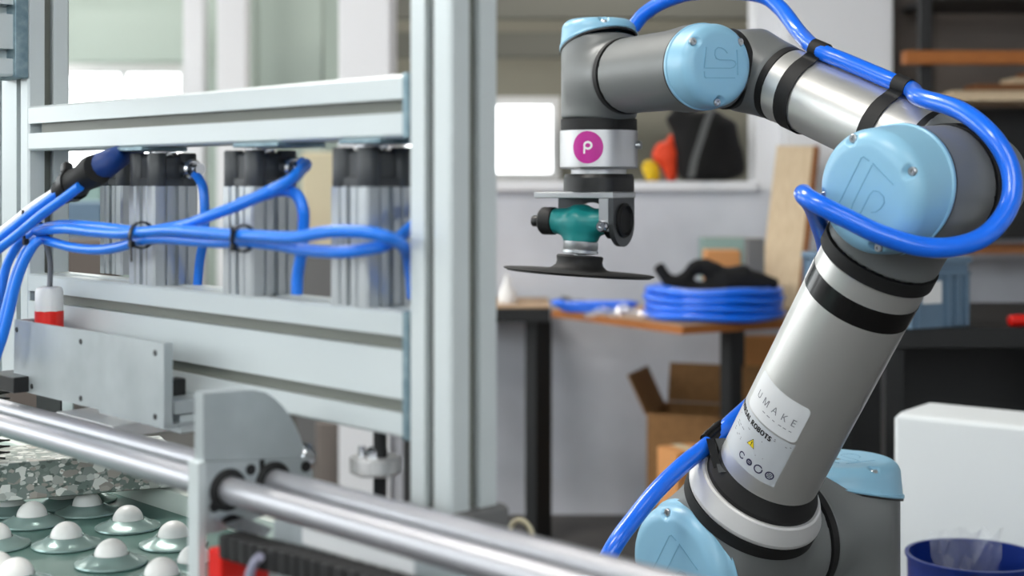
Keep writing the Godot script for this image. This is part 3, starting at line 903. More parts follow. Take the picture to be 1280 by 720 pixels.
	g.tube([Vector3(x0 - 0.008, c1.y - 0.022, c1.z), Vector3(x0 - 0.008, c1.y - 0.006, c1.z)], 0.006, 10)
	part("adjusting_screw", g, M.chrome, o)
	# clamp under the front rail, with the red block and the cable chain
	c1 = FX(288, 650, x0)
	g = Geo.new()
	g.prism(px, pl.call([[263, 648], [287, 641], [322, 655], [313, 664], [284, 660], [266, 653]]), 0.0, 0.02)
	part("clamp_jaw", g, M.chrome, o)
	var r1 := FX(276, 690, x0 + 0.02); var r2 := FX(338, 690, x0 + 0.02)
	g = Geo.new(); bx(g, Vector3(x0 + 0.0015, -0.43, r2.z), Vector3(x0 + 0.02, r1.y, r1.z), 0.002)
	whole("red_block", g, M.red, "bright red block on the carriage below the front rail", "block", "", FR)
	g = Geo.new()
	var gr := []
	for q in [[311, 728], [313, 716], [318, 704], [325, 696]]: gr.append(FZ(q[0], q[1], r1.z + 0.012))
	g.tube(smooth_path(gr), 0.0032, 10)
	whole("grey_cable", g, mat(Color(0.6, 0.6, 0.68), 0.4), "short grey cable curving over the red block", "cable", "", FR)
	# support bar under the front rail with a white strip
	var w0 := FZ(300, 645, 0.062)
	g = Geo.new(); bx(g, Vector3(x0 + 0.056, -0.284, 0.056), Vector3(0.45, -0.2355, 0.0775), 0.001)
	o = part(numbered("support_bar"), g, M.plate, self, FR)
	tag(o, "grey flat support bar under the front guide rail", "bar")
	var s0 := FZ(378, 655, 0.078); var s1 := FZ(518, 693, 0.078); var s2 := FZ(378, 679, 0.078)
	g = Geo.new(); bx(g, Vector3(s0.x, s2.y, 0.0774), Vector3(s1.x, s0.y, 0.0782))
	part("white_strip", g, M.white, o)
	o = thing("cable_chain", FR, "black ribbed cable chain below the white strip, right of the red block", "cable chain")
	var path := []
	for q in [[288, 680, .092], [330, 692, .095], [370, 702, .096], [420, 716, .096], [470, 730, .096], [520, 745, .096], [580, 757, .096], [640, 775, .096]]: path.append(FZ(q[0], q[1], q[2]))
	path = smooth_path(path, 12)
	var acc := 0.0
	var last: Vector3 = path[0]
	for k in range(1, path.size()):
		acc += (path[k] - path[k - 1]).length()
		if acc >= 0.011:
			var mid: Vector3 = (path[k] + last) / 2
			g = Geo.new()
			g.box(along(path[k] - last, mid, Vector3.UP), Vector3(0.017, acc * 0.94, 0.020), 0.0016)
			part("link", g, M.rubber, o)
			last = path[k]; acc = 0.0
	# a beige loop and a grey lump behind the rails near the right post
	var lp := FZ(654, 668, -0.10)
	g = Geo.new()
	var ring := []
	for k in 19: ring.append(Vector3(cos(k * 0.26 - 0.6) * 0.0105, sin(k * 0.26 - 0.6) * 0.011, k * 0.0003))
	g.tube(ring, 0.0022, 10)
	whole("wire_loop", g, M.cream, "beige wire loop standing behind the rails right of the post", "wire", "", FR * T(lp))
	bed()

func bed() -> void:
	var y := -0.355
	var xe := -0.42
	var g := Geo.new()
	bx(g, Vector3(-1.35, y - 0.02, -0.15), Vector3(xe, y, 0.35), 0.001)
	var o := thing("ball_table", FR * T(Vector3(-0.9, -1.2, 0)), "green ball transfer table with a pale raised rim under the machine frame", "table")
	var inv := T(Vector3(0.9, 1.2, 0))
	part("table_plate", g, M.green_bed, o, inv)
	g = Geo.new(); bx(g, Vector3(-1.35, y - 0.02, -0.215), Vector3(xe, y + 0.022, -0.1502), 0.002)
	part("raised_rim", g, M.rim, o, inv)
	for q in [[-1.3, -0.19], [-0.47, -0.19], [-1.3, 0.31], [-0.47, 0.31]]:
		g = Geo.new(); bx(g, Vector3(q[0] - 0.02, -1.2, q[1] - 0.02), Vector3(q[0] + 0.02, y - 0.0202, q[1] + 0.02), 0.002)
		part("leg", g, M.alu, o, inv)
	var units := [[12, 641, "ball transfer unit at the left edge just in front of the terrazzo slab"], [40, 655, "ball transfer unit second from the left edge in front of the slab"], [83, 682, "ball transfer unit in the middle of the green table, between the small rows"],
		[109, 641, "ball transfer unit just clear of the slab's dark underside"], [160, 660, "ball transfer unit in the open between the slab and the carriage"], [139, 705, "ball transfer unit cut by the lower edge, below the middle one"], [217, 681, "ball transfer unit with a bright glint close to the carriage edge"],
		[80, 632, "ball transfer unit in shadow under the slab, left of two"], [108, 626, "ball transfer unit in shadow under the slab, right of two"], [-6, 683, "ball transfer unit cut off by the left edge, upper of two"], [202, 730, "ball transfer unit at the lower edge left of the carriage"],
		[243, 713, "ball transfer unit half hidden behind the carriage edge"], [-5, 722, "ball transfer unit cut off by the lower left corner"], [20, 730, "ball transfer unit of which only the white ball shows at the bottom edge"]]
	for u in units:
		var c := FY(u[0], u[1], y)
		if c.z < -0.118: c = Vector3(c.x, c.y, -0.118)
		var b := thing("ball_transfer_unit", FR * T(c), u[2], "ball unit", "ball transfer units on the green table")
		g = Geo.new()
		g.lathe(T(Vector3.ZERO), [Vector2(0, 0.0004), Vector2(0.0325, 0.0004), Vector2(0.0334, 0.0014), Vector2(0.0328, 0.0028), Vector2(0.028, 0.0042), Vector2(0.0225, 0.0066), Vector2(0.0185, 0.0092), Vector2(0.0172, 0.0100), Vector2(0.0160, 0.0094)], 40)
		part("flange", g, M.unit, b)
		g = Geo.new(); g.ball(T(Vector3(0, 0.0080, 0)), 0.0155, 24, -25.0, 90.0)
		part("ball", g, M.nylon, b)
	# the terrazzo slab on the balls
	var f0 := P(-60, 632, 1.47); var f1 := P(222, 607, 1.563)
	f0.y = EYE + y + 0.0245; f1.y = f0.y
	var dx := (f1 - f0)
	var len := dx.length()
	var bx_ := Basis(dx.normalized(), Vector3.UP, dx.normalized().cross(Vector3.UP))
	g = Geo.new()
	bx(g, Vector3(0, 0, -0.10), Vector3(len, 0.04, 0), 0.0015)
	whole("terrazzo_slab", g, M.stone, "speckled green grey terrazzo slab lying on the ball units", "stone slab", "", Transform3D(bx_, f0))

# ---------- robot ----------
func polar(f1: Vector3, f2: Vector3, an: float) -> Vector3:
	return f1 * cos(an) + f2 * sin(an)

func lid(o: Node3D, base: Vector3, axis: Vector3, branch: Vector3, R: float, h: float, slope: float, screws: Array, logo: Vector3, round_r := 0.02, screw_r := 0.86) -> void:
	# a round cap whose lower edge rises on the side of the branch; its screws sit in pressed pockets
	var x := along(axis, base, branch)
	var axn := axis.normalized()
	var lx := (logo - axn * logo.dot(axn)).normalized()
	var ly := lx.cross(axn)        # to the right when seen from outside
	var flat_r := R * 0.97 - round_r
	var prof := [Vector2(R * 1.0, -0.002), Vector2(R * 1.025, 0), Vector2(R * 1.025, 0.0025), Vector2(R * 1.0, 0.0035), Vector2(R * 0.985, (h - round_r) * 0.6), Vector2(R * 0.97, h - round_r)]
	for k in range(1, 13):
		var an := PI / 2 * k / 12
		prof.append(Vector2(flat_r + cos(an) * round_r, h - round_r + sin(an) * round_r))
	for k in 6: prof.append(Vector2(flat_r - 0.0025 * (k + 1), h + 0.0001 * (k + 1)))
	prof.append(Vector2(0, h + 0.0008))
	var spots := []
	for an in screws:
		var d := (lx * sin(an) + ly * cos(an)).normalized()
		var rr := R * screw_r
		spots.append([x.affine_inverse() * (base + d * rr), h - round_r + sqrt(maxf(0.0, round_r * round_r - pow(maxf(0.0, rr - flat_r), 2)))])
	var g := Geo.new()
	g.lathe(Transform3D(), prof, 144)
	var sums := {}
	for k in g.v.size():
		var p := g.v[k]
		var w := clampf(1.0 - p.y / (h - round_r), 0, 1)
		p.y += slope * (p.x / R) * w
		for sp in spots:
			var far := Vector2(p.x - sp[0].x, p.z - sp[0].z).length()
			if p.y > 0.008 and far < 0.0068: p.y = lerpf(p.y, minf(p.y, sp[1] - 0.0045), 1.0 - smoothstep(0.0045, 0.0068, far))
		g.v[k] = p
	for k in range(0, g.i.size(), 3):
		var nn := (g.v[g.i[k + 2]] - g.v[g.i[k]]).cross(g.v[g.i[k + 1]] - g.v[g.i[k]])
		for c in 3:
			var key := Vector3i(g.v[g.i[k + c]] * 1e5)
			sums[key] = sums.get(key, Vector3.ZERO) + nn
	for k in g.v.size():
		var nn: Vector3 = sums.get(Vector3i(g.v[k] * 1e5), g.n[k])
		if g.v[k].y > 0.006 and nn.length_squared() > 0.0: g.n[k] = nn.normalized()
		g.v[k] = x * g.v[k]
		g.n[k] = x.basis * g.n[k]
	var m := part("joint_lid", g, M.lid, o)
	# dark seam line under the lid
	g = Geo.new()
	g.lathe(Transform3D(), [Vector2(R * 0.97, -0.0035), Vector2(R * 1.012, -0.0035), Vector2(R * 1.012, -0.001), Vector2(R * 0.97, -0.001)], 72)
	for k in g.v.size():
		var p := g.v[k]
		g.v[k] = x * Vector3(p.x, p.y + slope * (p.x / R), p.z)
		g.n[k] = x.basis * g.n[k]
	part("gasket", g, M.black, m)
	for sp in spots:
		g = Geo.new()
		g.lathe(along(axis, x * Vector3(sp[0].x, sp[1] - 0.0045, sp[0].z)), [Vector2(0.0044, -0.002), Vector2(0.0044, 0.0022), Vector2(0.0036, 0.0030), Vector2(0.0017, 0.0030), Vector2(0.0015, 0.0012), Vector2(0, 0.0012)], 16)
		part("screw", g, M.steel, m)
	# the mark pressed into the lid, as fine lines
	var s := R / 219.0
	var lines := [[[-67, -84], [-67, 94], [-60, 103], [-36, 104]], [[-18, 104], [86, 89]], [[-18, 96], [-18, -58], [-12, -82], [4, -93], [18, -86], [24, -66], [24, 8], [31, 28], [50, 37], [74, 33], [86, 17], [84, -6], [74, -28], [60, -40]], [[-51, -103], [74, -102]]]
	g = Geo.new()
	var an2 := axn
	for l in lines:
		for k in l.size() - 1:
			var a: Vector3 = base + an2 * (h + 0.0002) + ly * (l[k][0] * s) + lx * (l[k][1] * s)
			var b: Vector3 = base + an2 * (h + 0.0002) + ly * (l[k + 1][0] * s) + lx * (l[k + 1][1] * s)
			var sd: Vector3 = (b - a).cross(an2).normalized()
			g.strip([a - (b - a).normalized() * 0.0003, b + (b - a).normalized() * 0.0003], [an2], [sd], 0.0011, 0.0008)
	part("pressed_mark", g, M.lidline, m)

func ring(o: Node3D, called: String, at: Vector3, axis: Vector3, prof: Array, m: Material) -> void:
	var g := Geo.new()
	g.lathe(along(axis, at), prof, 72, 0.0, TAU, 20.0)
	part(called, g, m, o)

# a flat outline (u round the cylinder, v along it, metres) laid on a cylinder
func lay(g: Geo, rows: Array, c: Vector3, ax: Vector3, f1: Vector3, f2: Vector3, r: float) -> void:
	for k in rows.size() - 1:
		var A: Array = rows[k]
		var B: Array = rows[k + 1]
		for j in A.size() - 1:
			var q := []
			for p in [A[j], A[j + 1], B[j + 1], B[j]]:
				var d := polar(f1, f2, p.x / r)
				q.append(g.vert(c + ax * p.y + d * r, d, p))
			g.quad(q[0], q[1], q[2], q[3])

func wrap_rect(g: Geo, u0: float, u1: float, v0: float, v1: float, corner: float, c: Vector3, ax: Vector3, f1: Vector3, f2: Vector3, r: float) -> void:
	var rows := []
	var ys := [v0]
	if corner > 0.0:
		for k in range(1, 6): ys.append(v0 + corner * (1.0 - cos(PI / 2 * k / 5)))
		for k in range(0, 5): ys.append(v1 - corner * (1.0 - cos(PI / 2 * (5 - k) / 5)))
	ys.append(v1)
	for y in ys:
		var e := 0.0
		if corner > 0.0:
			var t := maxf(0.0, corner - minf(y - v0, v1 - y))
			e = corner - sqrt(maxf(0.0, corner * corner - t * t))
		var row := []
		for j in 17: row.append(Vector2(lerpf(u0 + e, u1 - e, j / 16.0), y))
		rows.append(row)
	lay(g, rows, c, ax, f1, f2, r)

func wrap_text(g: Geo, text: String, height: float, u: float, v: float, bold: bool, c: Vector3, ax: Vector3, f1: Vector3, f2: Vector3, r: float, spacing := 0.0) -> void:
	# left edge at u, baseline at v; each letter on its own so that it can be spaced
	var font := SystemFont.new()
	font.font_names = PackedStringArray(["Droid Sans"])
	font.font_weight = 700 if bold else 400
	var at := u
	for ch in text:
		if ch == " ":
			at += height * 0.38 + spacing
			continue
		var tm := TextMesh.new()
		tm.text = ch; tm.font = font; tm.font_size = 48; tm.pixel_size = height / 35.0; tm.depth = 0.0; tm.curve_step = 3.0
		var a := tm.surface_get_arrays(0)
		var vs: PackedVector3Array = a[Mesh.ARRAY_VERTEX]
		var ix: PackedInt32Array = a[Mesh.ARRAY_INDEX]
		if vs.is_empty(): continue
		var lo := 1e9
		var hi := -1e9
		var low := 1e9
		for p in vs:
			lo = minf(lo, p.x); hi = maxf(hi, p.x); low = minf(low, p.y)
		var ids := []
		for p in vs:
			var d := polar(f1, f2, (at + p.x - lo) / r)
			ids.append(g.vert(c + ax * (v + p.y - low) + d * r, d))
		for k in range(0, ix.size(), 3): g.tri(ids[ix[k]], ids[ix[k + 1]], ids[ix[k + 2]])
		at += hi - lo + height * 0.14 + spacing

func wrap_line(g: Geo, pts: Array, w: float, c: Vector3, ax: Vector3, f1: Vector3, f2: Vector3, r: float) -> void:
	for k in pts.size() - 1:
		var a: Vector2 = pts[k]
		var b: Vector2 = pts[k + 1]
		var e := (b - a).normalized() * w / 2
		var n := Vector2(-e.y, e.x)
		lay(g, [[a - e - n, b + e - n], [a - e + n, b + e + n]], c, ax, f1, f2, r)

func robot() -> void:
	var B := P(962, 586, 1.60)
	var Tt := P(1083, 352, 1.48)
	var a := (Tt - B).normalized()
	var E := Tt + a * 0.117
	var e := Vector3(0.779, 0.063, -0.624)
	e = (e - a * e.dot(a)).normalized()
	var S := B - a * 0.13
	var base_at := S + e * 0.203
	var o := thing("robot_arm", T(Vector3(base_at.x, 0, base_at.z)), "grey and silver six-joint robot arm with light blue round joint lids holding a polisher", "robot arm")
	var inv := -o.position
	# everything below is in world coordinates, shifted to the base of the arm
	var hold := o
	var put := func(called: String, g: Geo, m: Material) -> MeshInstance3D: return part(called, g, m, hold, T(inv))
	# pedestal and base column
	var g := Geo.new()
	bx(g, Vector3(base_at.x - 0.14, 0, base_at.z - 0.14), Vector3(base_at.x + 0.14, 0.02, base_at.z + 0.14), 0.003)
	g.box(T(Vector3(base_at.x, 0.33, base_at.z)), Vector3(0.16, 0.6195, 0.16), 0.004)
	put.call("pedestal", g, M.black_steel)
	var Ys := S.y
	var rb := 0.074
	var G := Vector3(base_at.x, 0, base_at.z)
	g = Geo.new(); g.lathe(T(G), [Vector2(0, 0.64), Vector2(0.095, 0.64), Vector2(0.095, 0.655), Vector2(rb, 0.66), Vector2(rb, Ys - 0.115), Vector2(0, Ys - 0.115)], 48)
	put.call("base_column", g, M.grey)
	# base joint: upright housing that reaches to the shoulder
	var top := Ys + 0.055
	g = body([cyl(Vector3(G.x, Ys - 0.112, G.z), Vector3(G.x, top, G.z), rb), cyl(Vector3(G.x, base_at.y, G.z), S + e * 0.112, rb)], 0.02, 0.005)
	put.call("base_housing", g, M.grey)
	lid_in(o, inv, Vector3(G.x, top - 0.006, G.z), Vector3.UP, -e, rb + 0.003, 0.036, 0.016, [0.6, 2.6, 4.7], Vector3(-0.5, 0, -1), 0.016)
	ring_in(o, inv, "joint_ring", S + e * 0.1, e, [Vector2(rb - 0.004, 0), Vector2(rb + 0.0012, 0.001), Vector2(rb + 0.0012, 0.011), Vector2(rb - 0.004, 0.012)], M.rubber)
	# shoulder
	g = body([cyl(S - e * 0.060, S + e * 0.0995, rb), cyl(S, S + a * 0.073, rb + 0.001)], 0.025, 0.005)
	put.call("shoulder_housing", g, M.grey)
	lid_in(o, inv, S - e * 0.054, -e, a, 0.073, 0.034, 0.014, [0.55, 2.3, 3.9, 5.4], a, 0.018)
	# collar, boot and upper arm tube
	ring_in(o, inv, "collar_gasket", B, a, [Vector2(0.07, -0.061), Vector2(0.0782, -0.0605), Vector2(0.0785, -0.046), Vector2(0.07, -0.045)], M.rubber)
	ring_in(o, inv, "collar", B, a, [Vector2(0.06, -0.0455), Vector2(0.0775, -0.0455), Vector2(0.0785, -0.0440), Vector2(0.0785, -0.0405), Vector2(0.0705, -0.0240), Vector2(0.0680, -0.0225), Vector2(0.06, -0.0235)], M.satin)
	ring_in(o, inv, "boot", B, a, [Vector2(0.05, -0.026), Vector2(0.0652, -0.0245), Vector2(0.0648, -0.018), Vector2(0.061, -0.010), Vector2(0.0582, -0.003), Vector2(0.0565, 0.002)], M.rubber)
	var rt := 0.0572
	var tl := (E - B).length() - 0.092
	ring_in(o, inv, "upper_tube", B, a, [Vector2(0, -0.02), Vector2(rt - 0.001, -0.02), Vector2(rt, 0.0), Vector2(rt, tl - 0.003), Vector2(rt + 0.002, tl), Vector2(0.03, tl)], M.tube)
	ring_in(o, inv, "joint_ring", B, a, [Vector2(0.05, tl - 0.0), Vector2(rt + 0.0035, tl), Vector2(rt + 0.0035, tl + 0.0145), Vector2(0.05, tl + 0.0145)], M.rubber)
	ring_in(o, inv, "tape_band", B, a, [Vector2(rt, 0.2365), Vector2(rt + 0.0006, 0.2365), Vector2(rt + 0.0006, 0.261), Vector2(rt, 0.261)], M.tape)
	# labels on the tube
	var v1 := -(B + a * 0.08)
	v1 = (Vector3(0, EYE, 0) - (B + a * 0.08)).normalized()
	var f1 := (v1 - a * v1.dot(a)).normalized()
	var f2 := f1.cross(a)
	if f2.x < 0: f2 = -f2
	var lab := put.call("maker_label", wrapped_rect(-1.12, 0.20, 0.080, 0.1265, 0.006, B, a, f1, f2, rt + 0.0003), M.label) as MeshInstance3D
	g = Geo.new()
	wrap_text(g, "UMAKE", 0.0086, -0.93 * rt, 0.0985, false, B, a, f1, f2, rt + 0.0005, 0.0050)
	for q in [[-0.62, -0.57], [-0.50, -0.44], [-0.36, -0.32], [-0.22, -0.17], [-0.12, -0.07], [0.0, 0.04]]:
		wrap_line(g, [Vector2(q[0] * rt, 0.0915), Vector2(q[1] * rt, 0.0915)], 0.0009, B, a, f1, f2, rt + 0.0005)
	part("lettering", g, M.pale_ink, lab)
	lab = put.call("rating_label", wrapped_rect(-1.35, 0.22, 0.019, 0.0785, 0.0, B, a, f1, f2, rt + 0.0003), M.silver_label)
	g = Geo.new()
	for sh in [Vector2(0, 0), Vector2(0.00035, 0), Vector2(0, 0.0003), Vector2(0.00035, 0.0003)]:
		wrap_text(g, "UNIVERSAL ROBOTS", 0.0060, -1.56 * rt + sh.x, 0.0675 + sh.y, true, B, a, f1, f2, rt + 0.0005, -0.0001)
	part("lettering", g, M.ink, lab)
	g = Geo.new()
	for q in [[-0.16, 0.17, 0.0735], [-0.16, 0.10, 0.0715], [-1.2, -0.75, 0.0615], [-0.72, -0.35, 0.0615], [-1.15, -0.98, 0.054], [-1.15, -1.02, 0.051], [-0.92, -0.84, 0.0545], [-1.15, -0.9, 0.045], [-1.15, -0.95, 0.0425], [-0.82, -0.2, 0.0445], [-0.82, -0.35, 0.0425]]:
		wrap_line(g, [Vector2(q[0] * rt, q[2]), Vector2(q[1] * rt, q[2])], 0.0009, B, a, f1, f2, rt + 0.0005)
	part("fine_print", g, M.pale_ink, lab)
	g = Geo.new()
	var tu := -0.53 * rt
	var rows := []
	for q in 6: rows.append([Vector2(tu - 0.0052 * (1 - q / 5.0), 0.0475 + 0.0088 * q / 5), Vector2(tu, 0.0475 + 0.0088 * q / 5), Vector2(tu + 0.0052 * (1 - q / 5.0), 0.0475 + 0.0088 * q / 5)])
	lay(g, rows, B, a, f1, f2, rt + 0.0005)
	part("warning_triangle", g, M.yellow, lab)
	g = Geo.new()
	wrap_line(g, [Vector2(tu, 0.0532), Vector2(tu, 0.0507)], 0.0011, B, a, f1, f2, rt + 0.0007)
	wrap_line(g, [Vector2(tu, 0.0489), Vector2(tu, 0.0490)], 0.0011, B, a, f1, f2, rt + 0.0007)
	wrap_line(g, [Vector2(tu - 0.0053, 0.0474), Vector2(tu + 0.0053, 0.0474), Vector2(tu, 0.0565), Vector2(tu - 0.0053, 0.0474)], 0.0006, B, a, f1, f2, rt + 0.0006)
	part("warning_mark", g, M.ink, lab)
	g = Geo.new()
	for q in [[-0.60, 0.0035, 0.7, 5.6], [-0.40, 0.0030, 0, TAU], [-0.185, 0.0045, 0.9, 6.6], [0.055, 0.0043, 0, TAU]]:
		var pts := []
		for j in 21:
			var an: float = lerpf(q[2], q[3], j / 20.0)
			pts.append(Vector2(q[0] * rt + cos(an) * q[1], 0.0305 + sin(an) * q[1]))
		wrap_line(g, pts, 0.0014, B, a, f1, f2, rt + 0.0005)
	for q in [-0.40, 0.055]:
		for j in 3: wrap_line(g, [Vector2(q * rt - 0.0022, 0.0287 + j * 0.0018), Vector2(q * rt + 0.0022, 0.0287 + j * 0.0018)], 0.0009, B, a, f1, f2, rt + 0.0006)
	part("round_marks", g, mat(Color(0.16, 0.15, 0.30), 0.5), lab)
	# elbow
	var re := 0.0595
	g = body([cyl(E - e * 0.050, E + e * 0.0505, re), cyl(E, E - a * 0.0775, re - 0.0005)], 0.02, 0.004)
	put.call("elbow_housing", g, M.grey)
	lid_in(o, inv, E - e * 0.034, -e, -a, 0.0628, 0.047, 0.014, [0.95, 2.45, 3.8, 5.45], a, 0.019)
	ring_in(o, inv, "joint_ring", E + e * 0.050, e, [Vector2(0.05, 0), Vector2(re + 0.0012, 0), Vector2(re + 0.0012, 0.018), Vector2(0.05, 0.018)], M.rubber)
	var W := P(983, 107, 1.70)
	var E2 := E + e * 0.128
	var f := (W - E2).normalized()
	g = body([cyl(E + e * 0.066, E + e * 0.142, re - 0.010, 0.03), cyl(E2 + f * 0.024, E2 + f * 0.072, 0.05)], 0.02, 0.004)
	put.call("forearm_elbow_housing", g, M.grey)
	# forearm tube
	var rf := 0.0435
	var fl := (W - E2).length()
	ring_in(o, inv, "joint_ring", E2, f, [Vector2(0.03, 0.0715), Vector2(rf + 0.003, 0.0715), Vector2(rf + 0.003, 0.081), Vector2(0.03, 0.081)], M.rubber)
	ring_in(o, inv, "forearm_tube", E2, f, [Vector2(0.02, 0.081), Vector2(rf, 0.081), Vector2(rf, fl - 0.021), Vector2(rf + 0.0012, fl - 0.020), Vector2(rf + 0.0012, fl - 0.001), Vector2(rf, fl), Vector2(0.02, fl)], M.tube)
	ring_in(o, inv, "joint_ring", E2, f, [Vector2(0.03, fl), Vector2(rf + 0.002, fl), Vector2(rf + 0.002, fl + 0.009), Vector2(0.03, fl + 0.009)], M.rubber)
	# wrist: elbow piece at the forearm, then the lidded joint
	var K := W + f * 0.058
	var bd := Vector3(0.88, 0.03, -0.475).normalized()
	var ad := Vector3(-0.475, 0, -0.88).normalized()
	var rw := 0.0475
	var Tw := K - bd * 0.092
	g = body([cyl(K - bd * 0.031, K + bd * 0.012, rw, 0.012), cyl(K, W + f * 0.0085, rw - 0.001, 0.006)], 0.02, 0.004)
	put.call("wrist_bend", g, M.grey)
	ring_in(o, inv, "joint_ring", K - bd * 0.0315, -bd, [Vector2(0.03, 0), Vector2(rw + 0.001, 0), Vector2(rw + 0.001, 0.007), Vector2(0.03, 0.007)], M.rubber)
	var V := Tw + ad * 0.199
	g = body([cyl(Tw - ad * 0.045, Tw + ad * 0.128, rw), cyl(Tw, K - bd * 0.0388, rw - 0.0005)], 0.018, 0.004)
	put.call("wrist_housing", g, M.grey)
	lid_in(o, inv, Tw - ad * 0.030, -ad, bd, 0.0495, 0.034, 0.006, [3.1, 0.9, 5.4], -bd, 0.014)
	ring_in(o, inv, "joint_ring", Tw + ad * 0.1285, ad, [Vector2(0.03, 0), Vector2(rw + 0.001, 0), Vector2(rw + 0.001, 0.008), Vector2(0.03, 0.008)], M.rubber)
	# last wrist joint, upright
	rw = 0.0488
	g = body([cyl(V + Vector3(0, -0.052, 0), V + Vector3(0, 0.055, 0), rw), cyl(V, Tw + ad * 0.137, 0.0475)], 0.02, 0.004)
	put.call("tool_joint_housing", g, M.grey)
	lid_in(o, inv, V + Vector3(0, 0.047, 0), Vector3.UP, -ad, 0.0496, 0.030, 0.018, [0.6, 2.7, 4.8], Vector3(0, 0, -1), 0.014)
	ring_in(o, inv, "joint_ring", V, Vector3.UP, [Vector2(0.03, -0.0665), Vector2(rw + 0.0008, -0.0665), Vector2(rw + 0.0008, -0.0525), Vector2(0.03, -0.0525)], M.rubber)
	ring_in(o, inv, "tool_flange", V, Vector3.UP, [Vector2(0.0, -0.123), Vector2(0.036, -0.123), Vector2(0.036, -0.1165), Vector2(rw - 0.002, -0.1165), Vector2(rw + 0.0015, -0.114), Vector2(rw + 0.0015, -0.0672), Vector2(0.03, -0.0672)], mat(Color(0.78, 0.78, 0.79), 0.36, 0.6))
	ring_in(o, inv, "tool_coupling", V, Vector3.UP, [Vector2(0.0, -0.146), Vector2(rw - 0.003, -0.146), Vector2(rw - 0.003, -0.128), Vector2(rw - 0.005, -0.1232), Vector2(0, -0.1232)], M.black)
	var vd := (Vector3(0, V.y, 0) - V).normalized()
	var w2 := vd.cross(Vector3.DOWN)
	if w2.x < 0: w2 = -w2
	# connector on the flange
	var cd := polar(vd, w2, 1.30)
	g = Geo.new(); g.lathe(along(cd, V + Vector3(0, -0.086, 0) + cd * (rw - 0.002)), [Vector2(0.0068, 0), Vector2(0.0068, 0.003), Vector2(0.0055, 0.0035), Vector2(0.0055, 0.009), Vector2(0.004, 0.0105), Vector2(0, 0.0105)], 16)
	put.call("tool_connector", g, M.steel)
	# the round magenta sticker with its ring-shaped letter
	var c0 := V + Vector3(0, -0.0895, 0)
	var u0 := -0.30 * rw
	var rr := rw + 0.0018
	g = Geo.new()
	rows = []
	for q in 9:
		var row := []
		for j in 33:
			var an := TAU * j / 32.0
			row.append(Vector2(u0, 0) + Vector2(cos(an), sin(an)) * 0.0206 * q / 8.0)
		rows.append(row)
	lay(g, rows, c0, Vector3.UP, vd, w2, rr)
	lab = put.call("round_sticker", g, M.magenta)
	g = Geo.new()
	var pp := []
	for j in 15:
		var an := lerpf(-2.2, 3.0, j / 14.0)
		pp.append(Vector2(u0 + 0.0006 + cos(an) * 0.0047, 0.0024 + sin(an) * 0.0041))
	wrap_line(g, pp, 0.0025, c0, Vector3.UP, vd, w2, rr + 0.0002)
	wrap_line(g, [Vector2(u0 - 0.0039, 0.0022), Vector2(u0 - 0.0042, -0.0068)], 0.0025, c0, Vector3.UP, vd, w2, rr + 0.0002)
	part("letter", g, M.white, lab)
	polisher(V, vd)
	hoses(E, e, E2, f, a, B, W, rf, rt, fl)

func wrapped_rect(t0: float, t1: float, v0: float, v1: float, corner: float, c: Vector3, ax: Vector3, f1: Vector3, f2: Vector3, r: float) -> Geo:
	var g := Geo.new()
	wrap_rect(g, t0 * r, t1 * r, v0, v1, corner, c, ax, f1, f2, r)
	return g

func ring_in(o: Node3D, inv: Vector3, called: String, at: Vector3, axis: Vector3, prof: Array, m: Material) -> void:
	ring(o, called, at + inv, axis, prof, m)

func lid_in(o: Node3D, inv: Vector3, base: Vector3, axis: Vector3, branch: Vector3, R: float, h: float, slope: float, screws: Array, logo: Vector3, round_r := 0.02) -> void:
	lid(o, base + inv, axis, branch, R, h, slope, screws, logo, round_r)

